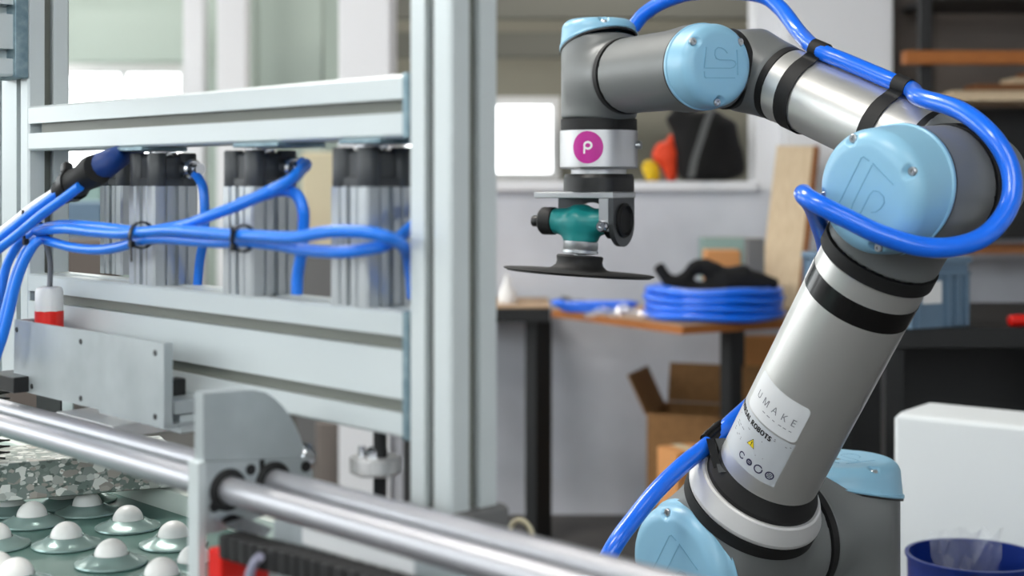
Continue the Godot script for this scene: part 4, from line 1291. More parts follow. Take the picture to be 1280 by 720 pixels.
func polisher(V: Vector3, vd: Vector3) -> void:
	var top := V + Vector3(0, -0.1465, 0)
	var yaw := deg_to_rad(-30)
	var o := thing("rotary_polisher", Transform3D(Basis(Vector3.UP, yaw), top + Vector3(-0.0205, 0, 0)), "teal angle polisher in a silver bracket with a flat black pad, under the robot wrist", "polisher")
	# local: x across the bracket, y up, z towards the lens side
	var g := Geo.new()
	bx(g, Vector3(-0.054, -0.0078, -0.034), Vector3(0.060, 0.0, 0.034), 0.001)
	bx(g, Vector3(-0.0165, 0.0, -0.03), Vector3(0.058, 0.0003, 0.03))
	part("bracket_top", g, M.steel, o)
	# rear plate with an arched opening, its shadow put into the dark colour
	g = Geo.new()
	var poly := PackedVector2Array([Vector2(-0.052, -0.0078), Vector2(-0.052, -0.048), Vector2(-0.034, -0.048)])
	for k in 17:
		var an := PI - PI * k / 16.0
		poly.append(Vector2(-0.002 + cos(an) * 0.032, -0.048 + sin(an) * 0.034))
	poly.append_array(PackedVector2Array([Vector2(0.053, -0.048), Vector2(0.053, -0.0078)]))
	g.prism(Transform3D(), poly, -0.034, -0.029)
	part("bracket_back", g, M.shaded_steel, o)
	# side cheek with a rounded end and a bent front edge
	g = Geo.new()
	poly = PackedVector2Array([Vector2(-0.0288, -0.0078), Vector2(0.034, -0.0078), Vector2(0.034, -0.040)])
	for k in 13:
		var an := -PI * k / 12.0
		poly.append(Vector2(0.0026 + cos(an) * 0.0314, -0.040 + sin(an) * 0.030))
	g.prism(Transform3D(Basis(Vector3(0, 0, 1), Vector3.UP, Vector3(-1, 0, 0)), Vector3.ZERO), poly, -0.060, -0.0535, true)
	part("bracket_cheek", g, M.shaded_steel, o)
	g = Geo.new()
	bx(g, Vector3(0.0395, -0.050, 0.029), Vector3(0.0533, -0.0078, 0.034), 0.001)
	part("bracket_lip", g, M.steel, o)
	# motor lying across the bracket
	g = body([cyl(Vector3(-0.040, -0.038, 0.006), Vector3(0.040, -0.038, 0.006), 0.0168, 0.004), cyl(Vector3(0.0, -0.0655, 0.006), Vector3(0.0, -0.034, 0.006), 0.0225, 0.004), cyl(Vector3(0.0, -0.040, 0.006), Vector3(0.0, -0.0185, 0.006), 0.0095, 0.003), cyl(Vector3(0, -0.036, 0.010), Vector3(0, -0.036, 0.026), 0.0085, 0.003)], 0.014, 0.003)
	part("motor_body", g, M.teal, o)
	g = Geo.new(); g.lathe(along(Vector3.LEFT, Vector3(-0.0385, -0.038, 0.006)), [Vector2(0.0165, -0.001), Vector2(0.0182, 0.0), Vector2(0.0182, 0.016), Vector2(0.0155, 0.019), Vector2(0, 0.019)], 32)
	part("end_cap", g, M.rubber, o)
	g = Geo.new(); g.lathe(along(Vector3.LEFT, Vector3(-0.0575, -0.0385, 0.006)), [Vector2(0.004, -0.001), Vector2(0.004, 0.005), Vector2(0.0075, 0.005), Vector2(0.0075, 0.012), Vector2(0.0065, 0.0135), Vector2(0, 0.0135)], 14)
	part("bolt", g, M.black, o)
	g = Geo.new(); g.lathe(along(Vector3.RIGHT, Vector3(0.0405, -0.040, 0.004)), [Vector2(0.016, -0.003), Vector2(0.02, 0.0), Vector2(0.02, 0.010), Vector2(0, 0.010)], 32)
	part("rear_cap", g, M.black, o)
	g = Geo.new(); g.lathe(along(Vector3.BACK, Vector3(0.0465, -0.043, 0.0342)), [Vector2(0.0075, 0), Vector2(0.0075, 0.006), Vector2(0.006, 0.008), Vector2(0.003, 0.008), Vector2(0.003, 0.005), Vector2(0, 0.005)], 16)
	part("bolt", g, M.chrome, o)
	g = Geo.new(); g.lathe(along(Vector3.RIGHT, Vector3(0.0602, -0.036, 0.003)), [Vector2(0.022, 0), Vector2(0.022, 0.003), Vector2(0.019, 0.005), Vector2(0.0175, 0.0005), Vector2(0, 0.0005)], 28)
	part("outlet_ring", g, M.rubber, o)
	g = Geo.new(); g.lathe(along(Vector3.BACK, Vector3(0.0, -0.036, 0.0258)), [Vector2(0.0028, 0), Vector2(0.0028, 0.0022), Vector2(0, 0.0022)], 12)
	part("screw", g, M.steel, o)
	var tilt := Basis(Vector3(0, 0, 1), deg_to_rad(-2.6)) * Basis(Vector3(1, 0, 0), deg_to_rad(-3.2))
	var px := Transform3D(tilt, Vector3(0.0, -0.066, 0.006))
	g = Geo.new(); g.lathe(px, [Vector2(0, 0.002), Vector2(0.0225, 0.002), Vector2(0.0225, -0.008), Vector2(0.0215, -0.0095), Vector2(0.0235, -0.0095), Vector2(0.0235, -0.013), Vector2(0.016, -0.0145), Vector2(0.008, -0.0145), Vector2(0.008, -0.018), Vector2(0, -0.018)], 40)
	part("spindle_collar", g, M.steel, o)
	g = Geo.new(); g.lathe(px, [Vector2(0, -0.0162), Vector2(0.029, -0.0162), Vector2(0.0305, -0.018), Vector2(0.0295, -0.024), Vector2(0.031, -0.029), Vector2(0.036, -0.033), Vector2(0.043, -0.0352), Vector2(0.0965, -0.0365), Vector2(0.0985, -0.0378), Vector2(0.0965, -0.0388), Vector2(0, -0.0392)], 72)
	part("backing_pad", g, M.rubber, o)
	g = Geo.new(); g.lathe(px, [Vector2(0, -0.0393), Vector2(0.0935, -0.0393), Vector2(0.0935, -0.0408), Vector2(0.008, -0.0410), Vector2(0.007, -0.0428), Vector2(0, -0.043)], 72)
	part("abrasive_disc", g, M.black, o)

func hoses(E: Vector3, e: Vector3, E2: Vector3, f: Vector3, a: Vector3, B: Vector3, W: Vector3, rf: float, rt: float, fl: float) -> void:
	# the thick blue hose along the arm
	var v := (Vector3(0, EYE, 0) - (E2 + W) / 2).normalized()
	var up := Vector3(-f.y, 0, 0)
	up = (Vector3.UP - f * f.y).normalized()
	var near := (v - f * v.dot(f)).normalized()
	var upn := (up - near * up.dot(near)).normalized()      # across the tube, at right angles to the line of sight
	var at := func(s: float, an: float, r: float) -> Vector3: return E2 + f * s + polar(near, upn, an) * r
	var pts := [P(792, 34, 1.94), P(805, 18, 1.93), P(828, 3, 1.91), P(862, -8, 1.88), P(905, -10, 1.84), P(950, -6, 1.80), P(975, 10, 1.775), P(1000, 42, 1.73)]
	for s in [fl - 0.028, fl - 0.075, fl - 0.13, fl - 0.162]: pts.append(at.call(s, 1.30, rf + 0.0108))
	pts += [P(1150, 122, 1.50), P(1200, 138, 1.44), P(1240, 170, 1.40), P(1263, 212, 1.38), P(1262, 255, 1.365), P(1235, 292, 1.35), P(1195, 308, 1.34), P(1150, 308, 1.335), P(1100, 293, 1.335), P(1060, 274, 1.34), P(1028, 258, 1.35), P(1010, 248, 1.365), P(1005, 243, 1.385), P(1006, 244, 1.41), P(1016, 258, 1.455), P(1024, 280, 1.50), P(1032, 308, 1.55), P(1033, 345, 1.60), P(1014, 400, 1.64), P(988, 446, 1.675), P(960, 484, 1.685), P(934, 510, 1.675), P(912, 530, 1.655), P(890, 552, 1.64), P(855, 580, 1.60), P(822, 612, 1.57), P(795, 645, 1.55), P(772, 676, 1.53), P(755, 708, 1.52), P(742, 750, 1.5), P(735, 800, 1.5)]
	var g := Geo.new()
	g.tube(smooth_path(pts, 8), 0.0096, 20)
	whole("thick_air_hose", g, M.hose, "thick bright blue air hose strapped along the robot arm and looping round its elbow", "hose")
	# two straps: each runs round the tube and over the hose
	for q in [[fl - 0.031, 0.020, "black strap holding the blue hose to the robot forearm close to the wrist"], [fl - 0.150, 0.018, "black strap holding the blue hose to the robot forearm beside the elbow lid"]]:
		var s: float = q[0]
		var path := []
		var nor := []
		for j in 29:
			var an := lerpf(1.30 + 0.42, 1.30 + TAU - 0.42, j / 28.0)
			path.append(at.call(s, an, rf + 0.0014)); nor.append(polar(near, upn, an))
		var hc: Vector3 = at.call(s, 1.30, rf + 0.0108)
		var out := polar(near, upn, 1.30)
		var sd := out.cross(f).normalized()
		if (path[0] - hc).dot(sd) < 0: sd = -sd
		for j in 13:
			var an := lerpf(-0.55, PI + 0.55, j / 12.0)
			var d := out * sin(an) - sd * cos(an)
			path.append(hc + d * 0.0101); nor.append(d)
		path.append(path[0]); nor.append(nor[0])
		g = Geo.new()
		g.strip(path, nor, [f], q[1], 0.0011)
		whole("hook_strap", g, M.rubber, q[2], "strap", "black straps round the robot forearm")
	# black tape that holds the hose beside the collar
	g = Geo.new()
	var tp := [P(893, 540, 1.640), P(901, 536, 1.638)]
	var ta := P(884, 553, 1.638); var tb := P(906, 534, 1.657)
	g.tube([ta, ta.lerp(tb, 0.25), ta.lerp(tb, 0.5), ta.lerp(tb, 0.75), tb], [0.0103, 0.0112, 0.0108, 0.0114, 0.0104], 16)
	var o := whole("hose_tape", g, M.tape, "shiny black tape wrapped round the hose left of the collar with a tail", "tape")
	g = Geo.new()
	var t0 := P(897, 548, 1.622); var t1 := P(903, 570, 1.598); var t2 := P(908, 590, 1.575)
	g.strip(smooth_path([t0, t1, t2], 4), [Vector3(-0.25, 0.2, 0.95).normalized()], [Vector3(0.97, 0.1, 0.22).normalized()], 0.017, 0.001)
	g.strip(smooth_path([t0 + Vector3(-0.008, 0, 0), t1 + Vector3(-0.010, 0.004, 0.006), t1 + Vector3(-0.006, -0.012, 0.008)], 4), [Vector3(-0.55, 0.1, 0.83).normalized()], [Vector3(0.83, 0.1, 0.55).normalized()], 0.010, 0.001)
	part("tape_tail", g, M.tape, o)

# ---------- things in the background ----------
func leg(called: String, parent: Node3D, inv: Vector3, px: float, w: float, d: float, top: float, m: Material) -> void:
	var c := P(px, 300, d)
	var g := Geo.new()
	g.box(Transform3D(Basis(Vector3.UP, 0.6), Vector3(c.x, top / 2, c.z)), Vector3(w, top, w), 0.003)
	part(called, g, m, parent, T(inv))

func background() -> void:
	var g := Geo.new()
	# wooden work table
	var A := P(853, 407, 4.2); var y := A.y
	var Bp := P(690, 390, 1.0); var Cp := P(1010, 400, 1.0)
	Bp = P(690, HY + (EYE - y) / 4.75 * F, 4.75)
	Cp = P(1030, HY + (EYE - y) / 4.45 * F, 4.45)
	var Dp := Bp + Cp - A
	var o := thing("work_table", T(Vector3(A.x, 0, A.z)), "wooden topped work table on dark steel legs, a coil of blue hose on it", "table")
	var inv := -o.position
	var poly := PackedVector2Array([Vector2(A.x, A.z), Vector2(Bp.x, Bp.z), Vector2(Dp.x, Dp.z), Vector2(Cp.x, Cp.z)])
	var flat := Transform3D(Basis(Vector3.RIGHT, Vector3.BACK, Vector3.DOWN), Vector3.ZERO)
	g.prism(flat, poly, -y, -(y - 0.002))
	part("table_top", g, M.tabletop, o, T(inv))
	g = Geo.new()
	g.prism(flat, poly, -(y - 0.0021), -(y - 0.026))
	part("edge_board", g, M.edge_wood, o, T(inv))
	leg("leg", o, inv, 914, 0.05, 4.42, y - 0.027, M.black_steel)
	leg("leg", o, inv, 919, 0.05, 4.98, y - 0.027, M.black_steel)
	# dark steel bench to its left
	var y2 := y + 0.004
	var L := P(640, HY + (EYE - y2) / 4.72 * F, 4.72)
	o = thing("steel_bench", T(Vector3(L.x, 0, L.z)), "dark steel bench with square legs behind the right post", "bench")
	inv = -o.position
	g = Geo.new()
	bx(g, Vector3(P(500, 0, 4.8).x, y2 - 0.002, -5.15), Vector3(P(688, 0, 4.75).x, y2 + 0.003, -4.76), 0.001)
	part("bench_top", g, M.tabletop, o, T(inv))
	g = Geo.new()
	bx(g, Vector3(P(500, 0, 4.8).x, y2 - 0.05, -5.15), Vector3(P(688, 0, 4.75).x, y2 - 0.0021, -4.76), 0.003)
	part("bench_frame", g, M.black_steel, o, T(inv))
	leg("leg", o, inv, 673, 0.066, 4.82, y2 - 0.051, M.black_steel)
	leg("leg", o, inv, 520, 0.066, 4.82, y2 - 0.051, M.black_steel)
	# bottle on the bench
	var bt := P(634, 0, 4.9)
	g = Geo.new(); g.lathe(T(Vector3(bt.x, y2 + 0.003, bt.z)), [Vector2(0, 0), Vector2(0.032, 0), Vector2(0.034, 0.003), Vector2(0.032, 0.035), Vector2(0.012, 0.07), Vector2(0.008, 0.09), Vector2(0.004, 0.10), Vector2(0, 0.10)], 24)
	whole("glue_bottle", g, M.white, "white conical bottle standing on the dark bench by the post", "bottle")
	var tp := P(716, 0, 4.85)
	g = body([cyl(Vector3(tp.x - 0.035, y + 0.014, tp.z), Vector3(tp.x + 0.045, y + 0.012, tp.z), 0.012), cyl(Vector3(tp.x - 0.04, y + 0.03, tp.z), Vector3(tp.x - 0.01, y + 0.02, tp.z), 0.010)], 0.01, 0.005)
	whole("hand_tool", g, M.grey_box, "small dark hand tool lying at the left end of the wooden table", "tool")
	# big coil of blue hose
	var c := P(889, 0, 4.45)
	var pts := []
	for layer in 4:
		for k in 72:
			var t := k / 36.0
			pts.append(Vector3(c.x + cos(k * TAU / 36) * (0.215 - 0.03 * t - 0.006 * (layer % 2)), y + 0.016 + layer * 0.024 + 0.003 * sin(k * 0.7 + layer), c.z + sin(k * TAU / 36) * (0.2 - 0.03 * t)))
	g = Geo.new(); g.tube(pts, 0.0125, 10)
	whole("hose_coil", g, M.hose, "large coil of bright blue hose lying on the wooden table", "hose coil")
	# flat blue hose ends and clear film beside the coil
	pts = []
	for k in 40: pts.append(Vector3(P(745, 0, 4.6).x + cos(k * 0.42) * (0.10 + k * 0.001), y + 0.010 + k * 0.0006, -4.62 + sin(k * 0.42) * 0.06))
	g = Geo.new(); g.tube(pts, 0.009, 8)
	whole("short_hose_coil", g, M.hose, "small flat coil of blue hose left of the large one", "hose coil")
	rng.seed = 21
	var fp := P(775, 0, 4.42)
	var gr := []
	for j in 9:
		var row := []
		for k in 13: row.append(Vector3(fp.x - 0.11 + k * 0.018, y + 0.006 + rng.randf() * 0.05 * (1.0 - absf(k - 6) / 7.0), fp.z - 0.05 + j * 0.016 + rng.randf() * 0.006))
		gr.append(row)
	g = sheet(gr)
	whole("plastic_bag", g, M.film, "crumpled clear plastic bag on the table left of the coil", "bag")
	# black holster on the coil
	var hy := y + 0.125
	var h := func(px: float, py: float, dz := 0.0) -> Vector3: return P(px, py, 4.42 + dz)
	g = body([cyl(h.call(822, 331), h.call(838, 356), 0.018, 0.01), cyl(h.call(838, 357), h.call(905, 362), 0.02, 0.012), cyl(h.call(848, 356), h.call(868, 332), 0.017, 0.01), cyl(h.call(868, 332), h.call(888, 331), 0.02, 0.012), cyl(h.call(888, 331), h.call(902, 360), 0.026, 0.015), cyl(h.call(900, 350), h.call(938, 343), 0.035, 0.02), cyl(h.call(938, 346), h.call(972, 358), 0.022, 0.015), cyl(h.call(900, 358), h.call(955, 358), 0.026, 0.015)], 0.03, 0.007)
	whole("tool_holster", g, M.fabric, "black fabric tool holster heaped on top of the blue coil", "holster")
	# small boxes behind the coil
	for q in [["carton", 884, 926, 313, 0.12, 4.72, "card_light", "small brown carton behind the black holster"], ["storage_tin", 880, 934, 298, 0.14, 4.92, "sage", "pale green flat tin behind the brown carton"], ["tall_carton", 926, 975, 420, 0.05, 5.1, "card_light", "tall narrow tan carton on the floor behind the wooden table"], ["grey_carton", 934, 956, 298, 0.06, 4.58, "grey_box", "upright grey carton beside the leaning board"]]:
		var lo := P(q[1], q[3], q[5]); var hi := P(q[2], q[3], q[5])
		g = Geo.new(); bx(g, Vector3(lo.x, 0.0 if q[0] == "tall_carton" else y, lo.z - q[4]), Vector3(hi.x, lo.y, lo.z), 0.003)
		o = whole(q[0], g, M[q[6]], q[7], "box")
		var g2 := Geo.new(); bx(g2, Vector3(lo.x + 0.002, lo.y, lo.z - q[4] * 0.55), Vector3(hi.x - 0.002, lo.y + 0.0008, lo.z - q[4] * 0.45))
		part("tape_strip", g2, M.cream, o)
	# leaning board
	var b0 := P(972, 360, 4.72); var b1 := P(995, 184, 5.02)
	b0.y = y
	var dir := (b1 - b0)
	var xf := along(dir, b0, Vector3(1, 0, 0.35))
	g = Geo.new(); bx(g, Vector3(-0.065, 0, -0.02), Vector3(0.062, dir.length(), 0.012), 0.002)
	o = whole("leaning_board", g, M.pale_wood, "pale wooden board leaning against the white pillar", "board", "", xf)
	g = Geo.new(); bx(g, Vector3(0.062, 0, -0.02), Vector3(0.080, dir.length(), 0.012))
	part("brown_edge", g, M.brown_wood, o)
	# cardboard box under the table
	var q0 := P(870, 640, 4.55)
	o = thing("cardboard_box", T(Vector3(q0.x, 0, q0.z)), "open brown cardboard box with raised flaps under the wooden table", "box")
	var yt := P(0, 520, 4.55).y
	g = Geo.new()
	for w in [[Vector3(-0.16, 0, -0.004), Vector3(0.16, yt, 0.0)], [Vector3(-0.16, 0, -0.26), Vector3(0.16, yt, -0.256)], [Vector3(-0.16, 0, -0.256), Vector3(-0.156, yt, -0.004)], [Vector3(0.156, 0, -0.256), Vector3(0.16, yt, -0.004)], [Vector3(-0.156, 0, -0.256), Vector3(0.156, 0.004, -0.004)]]: bx(g, w[0], w[1])
	var turn := T(Vector3(0, 0.001, 0)) * Transform3D(Basis(Vector3.UP, -0.35), Vector3.ZERO)
	part("carton_body", g, M.card, o, turn)
	g = Geo.new(); g.box(Transform3D(Basis(Vector3(0, 0, 1), 0.45), Vector3(-0.195, yt + 0.055, -0.13)), Vector3(0.004, 0.14, 0.25))
	part("flap", g, M.card, o, turn)
	g = Geo.new(); g.box(Transform3D(Basis(Vector3(1, 0, 0), -0.25), Vector3(0.0, yt + 0.065, -0.275)), Vector3(0.31, 0.13, 0.004))
	part("flap", g, M.card, o, turn)
	g = Geo.new(); g.box(Transform3D(Basis(Vector3(0, 0, 1), -0.5), Vector3(0.19, yt + 0.055, -0.13)), Vector3(0.004, 0.13, 0.25))
	part("flap", g, M.card, o, turn)
	var ob := P(848, 606, 4.15)
	g = Geo.new(); g.box(Transform3D(Basis(Vector3.UP, 0.4), Vector3(ob.x + 0.02, P(0, 560, 4.15).y / 2, ob.z)), Vector3(0.12, P(0, 560, 4.15).y, 0.12), 0.003)
	o = whole("orange_carton", g, M.card_light, "small light orange carton in front of the open cardboard box", "box")
	g = Geo.new(); g.box(Transform3D(Basis(Vector3.UP, 0.4), Vector3(ob.x + 0.02, P(0, 560, 4.15).y + 0.0006, ob.z)), Vector3(0.03, 0.001, 0.119))
	part("tape_strip", g, M.cream, o)
	# black rucksack on the sill with an orange and yellow jacket
	var r := func(px: float, py: float, dz := 0.0) -> Vector3: return P(px, py, 5.24 + dz)
	g = body([cyl(r.call(880, 222), r.call(874, 140), 0.085, 0.03), cyl(r.call(902, 222), r.call(890, 150), 0.085, 0.04), cyl(r.call(858, 168), r.call(842, 140), 0.04, 0.02), cyl(r.call(846, 150), r.call(866, 142), 0.04, 0.02), cyl(r.call(868, 222), r.call(862, 165), 0.055, 0.03), cyl(r.call(914, 222), r.call(908, 185), 0.05, 0.03)], 0.03, 0.012)
	for k in g.v.size(): g.v[k].y = maxf(g.v[k].y, EYE + 0.0045)
	o = whole("rucksack", g, M.fabric, "black rucksack with a grey strap slumped on the partition sill", "rucksack")
	g = Geo.new()
	g.strip(smooth_path([r.call(893, 130, -0.14), r.call(884, 150, -0.15), r.call(876, 175, -0.15), r.call(868, 200, -0.145), r.call(864, 222, -0.13)], 4), [Vector3(0, 0, 1)], [Vector3(0.95, 0.3, 0).normalized()], 0.03, 0.004)
	part("strap", g, M.grey_strap, o)
	g = body([cyl(r.call(840, 182, 0.03), r.call(827, 206, 0.03), 0.052, 0.03), cyl(r.call(836, 176, 0.03), r.call(844, 174, 0.03), 0.022, 0.015), cyl(r.call(844, 210, 0.03), r.call(830, 214, 0.03), 0.045, 0.03)], 0.03, 0.008)
	for k in g.v.size(): g.v[k].y = maxf(g.v[k].y, EYE + 0.0045)
	o = whole("work_jacket", g, M.orange, "orange work jacket with a yellow lower part bundled beside the rucksack", "jacket")
	g = body([cyl(r.call(824, 214, 0.03), r.call(806, 217, 0.03), 0.036, 0.02), cyl(r.call(818, 206, 0.03), r.call(806, 214, 0.03), 0.028, 0.018)], 0.02, 0.008)
	for k in g.v.size(): g.v[k].y = maxf(g.v[k].y, EYE + 0.0045)
	part("yellow_part", g, M.fabric_yellow, o)
	# storage rack at the right
	var d := 4.75
	o = thing("storage_rack", T(Vector3(P(1158, 0, d).x, 0, -d)), "tall black storage rack with wooden boards at the right edge", "rack")
	inv = -o.position
	for q in [[1150, 1165, d], [1420, 1436, d], [1150, 1163, d + 0.42], [1420, 1434, d + 0.42]]:
		g = Geo.new(); var lo := P(q[0], 0, q[2]); var hi := P(q[1], 0, q[2])
		bx(g, Vector3(lo.x, 0, lo.z - 0.03), Vector3(hi.x, 2.2, lo.z), 0.002)
		part("upright", g, M.black_steel, o, T(inv))
	for q in [[118, "pale_wood"], [310, "brown_wood"], [-8, "black_steel"]]:
		var yy := P(0, q[0], d).y
		g = Geo.new(); bx(g, Vector3(P(1166, 0, d).x, yy - 0.02, -d - 0.40), Vector3(P(1419, 0, d).x, yy, -d - 0.002), 0.001)
		part("shelf_board", g, M[q[1]], o, T(inv))
	g = Geo.new(); bx(g, Vector3(P(1164, 0, d).x, P(0, 305, d).y, -d - 0.43), Vector3(P(1421, 0, d).x, P(0, 128, d).y, -d - 0.41))
	part("back_panel", g, M.black_steel, o, T(inv))
	g = Geo.new(); bx(g, Vector3(P(1132, 0, d - 0.06).x, P(0, 80, d - 0.06).y, -d + 0.005), Vector3(P(1420, 0, d - 0.06).x, P(0, 63, d - 0.06).y, -d + 0.06), 0.003)
	part("cross_board", g, M.edge_wood, o, T(inv))
	for k in 4:
		var yy := P(0, 118, d).y + 0.0005 + k * 0.021
		g = Geo.new(); g.box(Transform3D(Basis(Vector3.UP, 0.03 * (k - 1.5)), Vector3(P([1250, 1262, 1290, 1300][k], 0, d).x + 0.1, yy + 0.01, -d - 0.16)), Vector3([0.44, 0.36, 0.26, 0.2][k], 0.019, 0.13), 0.002)
		whole("timber_offcut", g, [M.pale_wood, M.brown_wood, M.pale_wood, M.brown_wood][k], ["lowest timber offcut stacked on the rack shelf, the longest and pale", "brown timber offcut second from the bottom of the stack on the shelf", "pale timber offcut third from the bottom of the stack", "topmost short brown timber offcut of the stack"][k], "timber", "timber offcuts on the rack shelf")
	# dark bench with a blue grey crate
	var d3 := 3.2
	var y3 := P(0, 404, d3).y
	o = thing("dark_bench", T(Vector3(P(1240, 0, d3).x, 0, -d3)), "low black bench under the blue grey crate at the right edge", "bench")
	inv = -o.position
	g = Geo.new(); bx(g, Vector3(P(1085, 0, d3).x, y3 - 0.045, -3.75), Vector3(P(1400, 0, d3).x, y3, -3.10), 0.003)
	part("bench_top", g, M.black_steel, o, T(inv))
	g = Geo.new(); bx(g, Vector3(P(1095, 0, d3).x, 0.05, -3.74), Vector3(P(1395, 0, d3).x, y3 - 0.046, -3.70))
	part("rear_panel", g, M.black_steel, o, T(inv))
	for q in [[1095, -3.16], [1385, -3.16], [1095, -3.66], [1385, -3.66]]:
		g = Geo.new(); var x := P(q[0], 0, d3).x; bx(g, Vector3(x, 0, q[1]), Vector3(x + 0.04, y3 - 0.046, q[1] + 0.04), 0.002)
		part("leg", g, M.black_steel, o, T(inv))
	var cr := P(1212, 404, 3.14)
	var bas := Basis(Vector3.UP, deg_to_rad(28))
	o = thing("plastic_crate", Transform3D(bas, Vector3(cr.x, y3 + 0.0005, cr.z)), "blue grey ribbed plastic crate with a white label on its side", "crate")
	var hgt := P(0, 322, 3.14).y - y3
	# local: near corner at the origin, +x one side, -z the other... left face runs along -x, right face along -z
	var lx := 0.165
	var lz := 0.36
	g = Geo.new()
	for w in [[Vector3(-lx, 0, -0.008), Vector3(0, hgt, -0.004)], [Vector3(-lx, 0, -lz), Vector3(0, hgt, -lz + 0.004)], [Vector3(-lx + 0.004, 0, -lz + 0.004), Vector3(-lx + 0.008, hgt, -0.008)], [Vector3(-0.008, 0, -lz + 0.004), Vector3(-0.004, hgt, -0.008)], [Vector3(-lx + 0.008, 0, -lz + 0.004), Vector3(-0.008, 0.004, -0.008)]]: bx(g, w[0], w[1])
	part("crate_wall", g, M.crate, o)
	g = Geo.new()
	bx(g, Vector3(-lx - 0.004, hgt - 0.012, -0.006), Vector3(0.004, hgt + 0.002, 0.004), 0.001); bx(g, Vector3(-0.006, hgt - 0.012, -lz), Vector3(0.004, hgt + 0.002, -0.0062), 0.001)
	bx(g, Vector3(-lx - 0.004, hgt - 0.012, -lz - 0.002), Vector3(-lx + 0.006, hgt + 0.002, -0.0062), 0.001); bx(g, Vector3(-lx + 0.0062, hgt - 0.012, -lz - 0.002), Vector3(-0.0062, hgt + 0.002, -lz + 0.006), 0.001)
	part("rim", g, M.crate, o)
	g = Geo.new()
	bx(g, Vector3(-lx - 0.002, hgt - 0.038, -0.004), Vector3(0.002, hgt - 0.031, 0.003), 0.001)
	bx(g, Vector3(-0.004, hgt - 0.038, -lz), Vector3(0.003, hgt - 0.031, -0.0041), 0.001)
	part("rib_band", g, M.crate, o)
	for q in [-0.006, -0.035, -0.062, -0.145]:
		g = Geo.new(); bx(g, Vector3(q - 0.006, 0.002, -0.004), Vector3(q + 0.004, hgt - 0.0385, 0.0025), 0.001)
		part("rib", g, M.crate, o)
	for q in [-0.02, -0.05, -0.18, -0.31, -0.345]:
		g = Geo.new(); bx(g, Vector3(-0.004, 0.002, q - 0.005), Vector3(0.0025, hgt - 0.0385, q + 0.005), 0.001)
		part("rib", g, M.crate, o)
	g = Geo.new(); bx(g, Vector3(-0.135, 0.052, -0.004), Vector3(-0.078, 0.1, -0.0032))
	part("paper_label", g, M.white, o)
	var rh := P(1276, 408, 3.08)
	g = body([cyl(Vector3(rh.x - 0.01, y3 + 0.013, -3.125), Vector3(rh.x + 0.07, y3 + 0.013, -3.14), 0.0125)], 0.01, 0.005)
	whole("red_screwdriver", g, M.red, "red handled screwdriver on the front edge of the black bench", "tool")
	# white foam block
	var k1 := P(1115, 511, 2.55); var k2 := P(1330, 537, 2.37)
	var dx := Vector3(k2.x - k1.x, 0, k2.z - k1.z)
	var len := dx.length()
	xf = Transform3D(Basis(dx.normalized(), Vector3.UP, dx.normalized().cross(Vector3.UP)), Vector3(k1.x, 0, k1.z))
	o = thing("foam_block", xf, "large white foam box standing on the floor in front of the black bench", "box")
	g = Geo.new(); bx(g, Vector3(0, 0, -0.16), Vector3(len, k1.y - 0.006, 0), 0.012)
	part("box_body", g, M.foam, o)
	g = Geo.new(); g.box(T(Vector3(0.09, 0.52, 0.0006)), Vector3(0.012, 0.009, 0.0012))
	part("dent", g, M.grey_box, o)
	# blue bin with a clear liner
	var bc := P(1218, 693, 2.2)
	o = thing("waste_bin", T(Vector3(bc.x, 0, bc.z)), "round dark blue bin with a clear liner in the lower right corner", "bin")
	g = Geo.new(); g.lathe(Transform3D(), [Vector2(0, 0), Vector2(0.085, 0), Vector2(0.0995, bc.y - 0.004), Vector2(0.103, bc.y - 0.004), Vector2(0.103, bc.y), Vector2(0.097, bc.y), Vector2(0.083, 0.006), Vector2(0, 0.006)], 48)
	part("bin_body", g, M.bin, o)
	rng.seed = 5
	gr = []
	for j in 7:
		var row := []
		for kk in 13:
			var an := 1.1 + kk * 0.11
			row.append(Vector3(cos(an) * 0.095 * (1.0 - j * 0.05) + 0.008 + rng.randf() * 0.006, bc.y + 0.022 - j * 0.02 + rng.randf() * 0.014, -0.055 + sin(an) * 0.02 + rng.randf() * 0.016))
		gr.append(row)
	part("liner", sheet(gr), M.film, o)
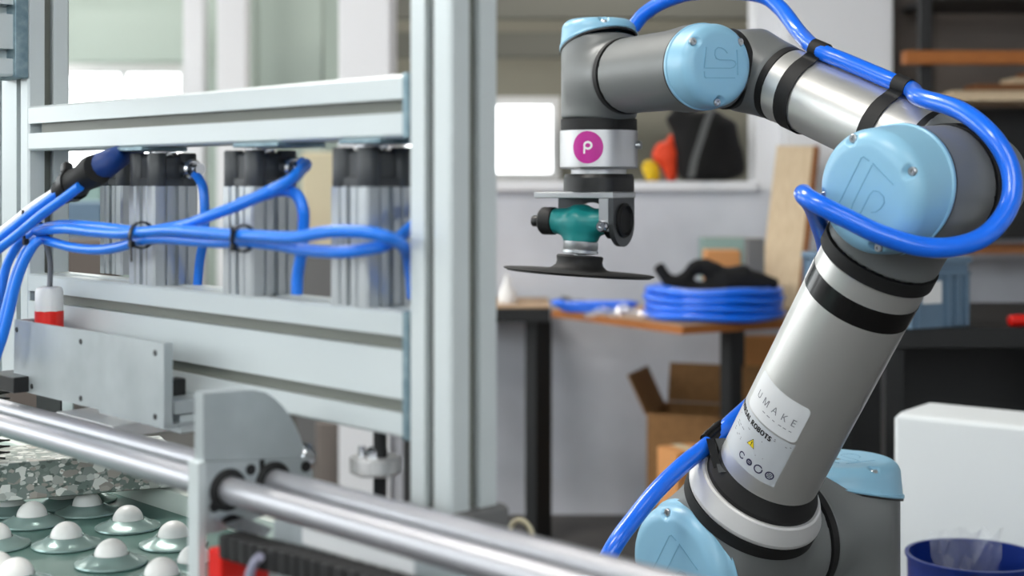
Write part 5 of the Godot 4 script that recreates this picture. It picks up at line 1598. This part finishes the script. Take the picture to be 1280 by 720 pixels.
	# crates and colour in the far hall, seen between the crossbars
	for q in [["blue_pallet_box", 84, 128, 252, 300, 7.0, "crate", "blue pallet box in the far hall beside the left post"], ["stacked_carton", 88, 130, 300, 352, 6.6, "shaded_wall_brown", "brown carton in the far hall low beside the left post"], ["teal_cabinet", 84, 126, 212, 250, 7.8, "sage", "teal cabinet in the far hall under the far window"], ["dark_cabinet", 371, 420, 312, 400, 6.2, "grey_box", "dark grey cabinet in the far hall between the second and third cylinder"], ["red_canister", 366, 377, 258, 312, 6.3, "red", "narrow red canister standing on the dark cabinet"], ["cream_cabinet", 377, 425, 190, 312, 6.5, "cream", "tall cream cabinet in the far hall left of the slim pillar"], ["brown_drum", 392, 424, 530, 640, 5.4, "shaded_wall_brown", "dark brown drum low beside the slim pillar"]]:
		var lo := P(q[1], q[4], q[5]); var hi := P(q[2], q[3], q[5])
		g = Geo.new()
		if q[0] == "brown_drum" or q[0] == "red_canister":
			var rr: float = (hi.x - lo.x) / 2
			g.lathe(T(Vector3((lo.x + hi.x) / 2, 0 if q[0] == "brown_drum" else P(0, 312, 6.2).y, lo.z - rr)), [Vector2(0, 0), Vector2(rr, 0), Vector2(rr, hi.y - (0.0 if q[0] == "brown_drum" else P(0, 312, 6.2).y)), Vector2(0, hi.y - (0.0 if q[0] == "brown_drum" else P(0, 312, 6.2).y))], 24)
		elif q[0] == "blue_pallet_box":
			bx(g, Vector3(lo.x - 0.3, 0, lo.z - 0.3), Vector3(hi.x, hi.y, lo.z), 0.01)
		else:
			bx(g, Vector3(lo.x - (0.3 if q[1] < 100 else 0.0), 0, lo.z - 0.3), Vector3(hi.x, hi.y, lo.z), 0.01)
		o = whole(q[0], g, M[q[6]], q[7], "drum" if q[0] == "brown_drum" else "canister" if q[0] == "red_canister" else "cabinet" if "cabinet" in q[0] else "box")

func sheet(gr: Array) -> Geo:
	var g := Geo.new()
	for j in gr.size() - 1:
		for k in gr[j].size() - 1:
			for t in [[gr[j][k], gr[j][k + 1], gr[j + 1][k + 1]], [gr[j][k], gr[j + 1][k + 1], gr[j + 1][k]]]:
				var nn: Vector3 = (t[1] - t[0]).cross(t[2] - t[0]).normalized()
				g.tri(g.vert(t[0], nn), g.vert(t[1], nn), g.vert(t[2], nn))
	return g
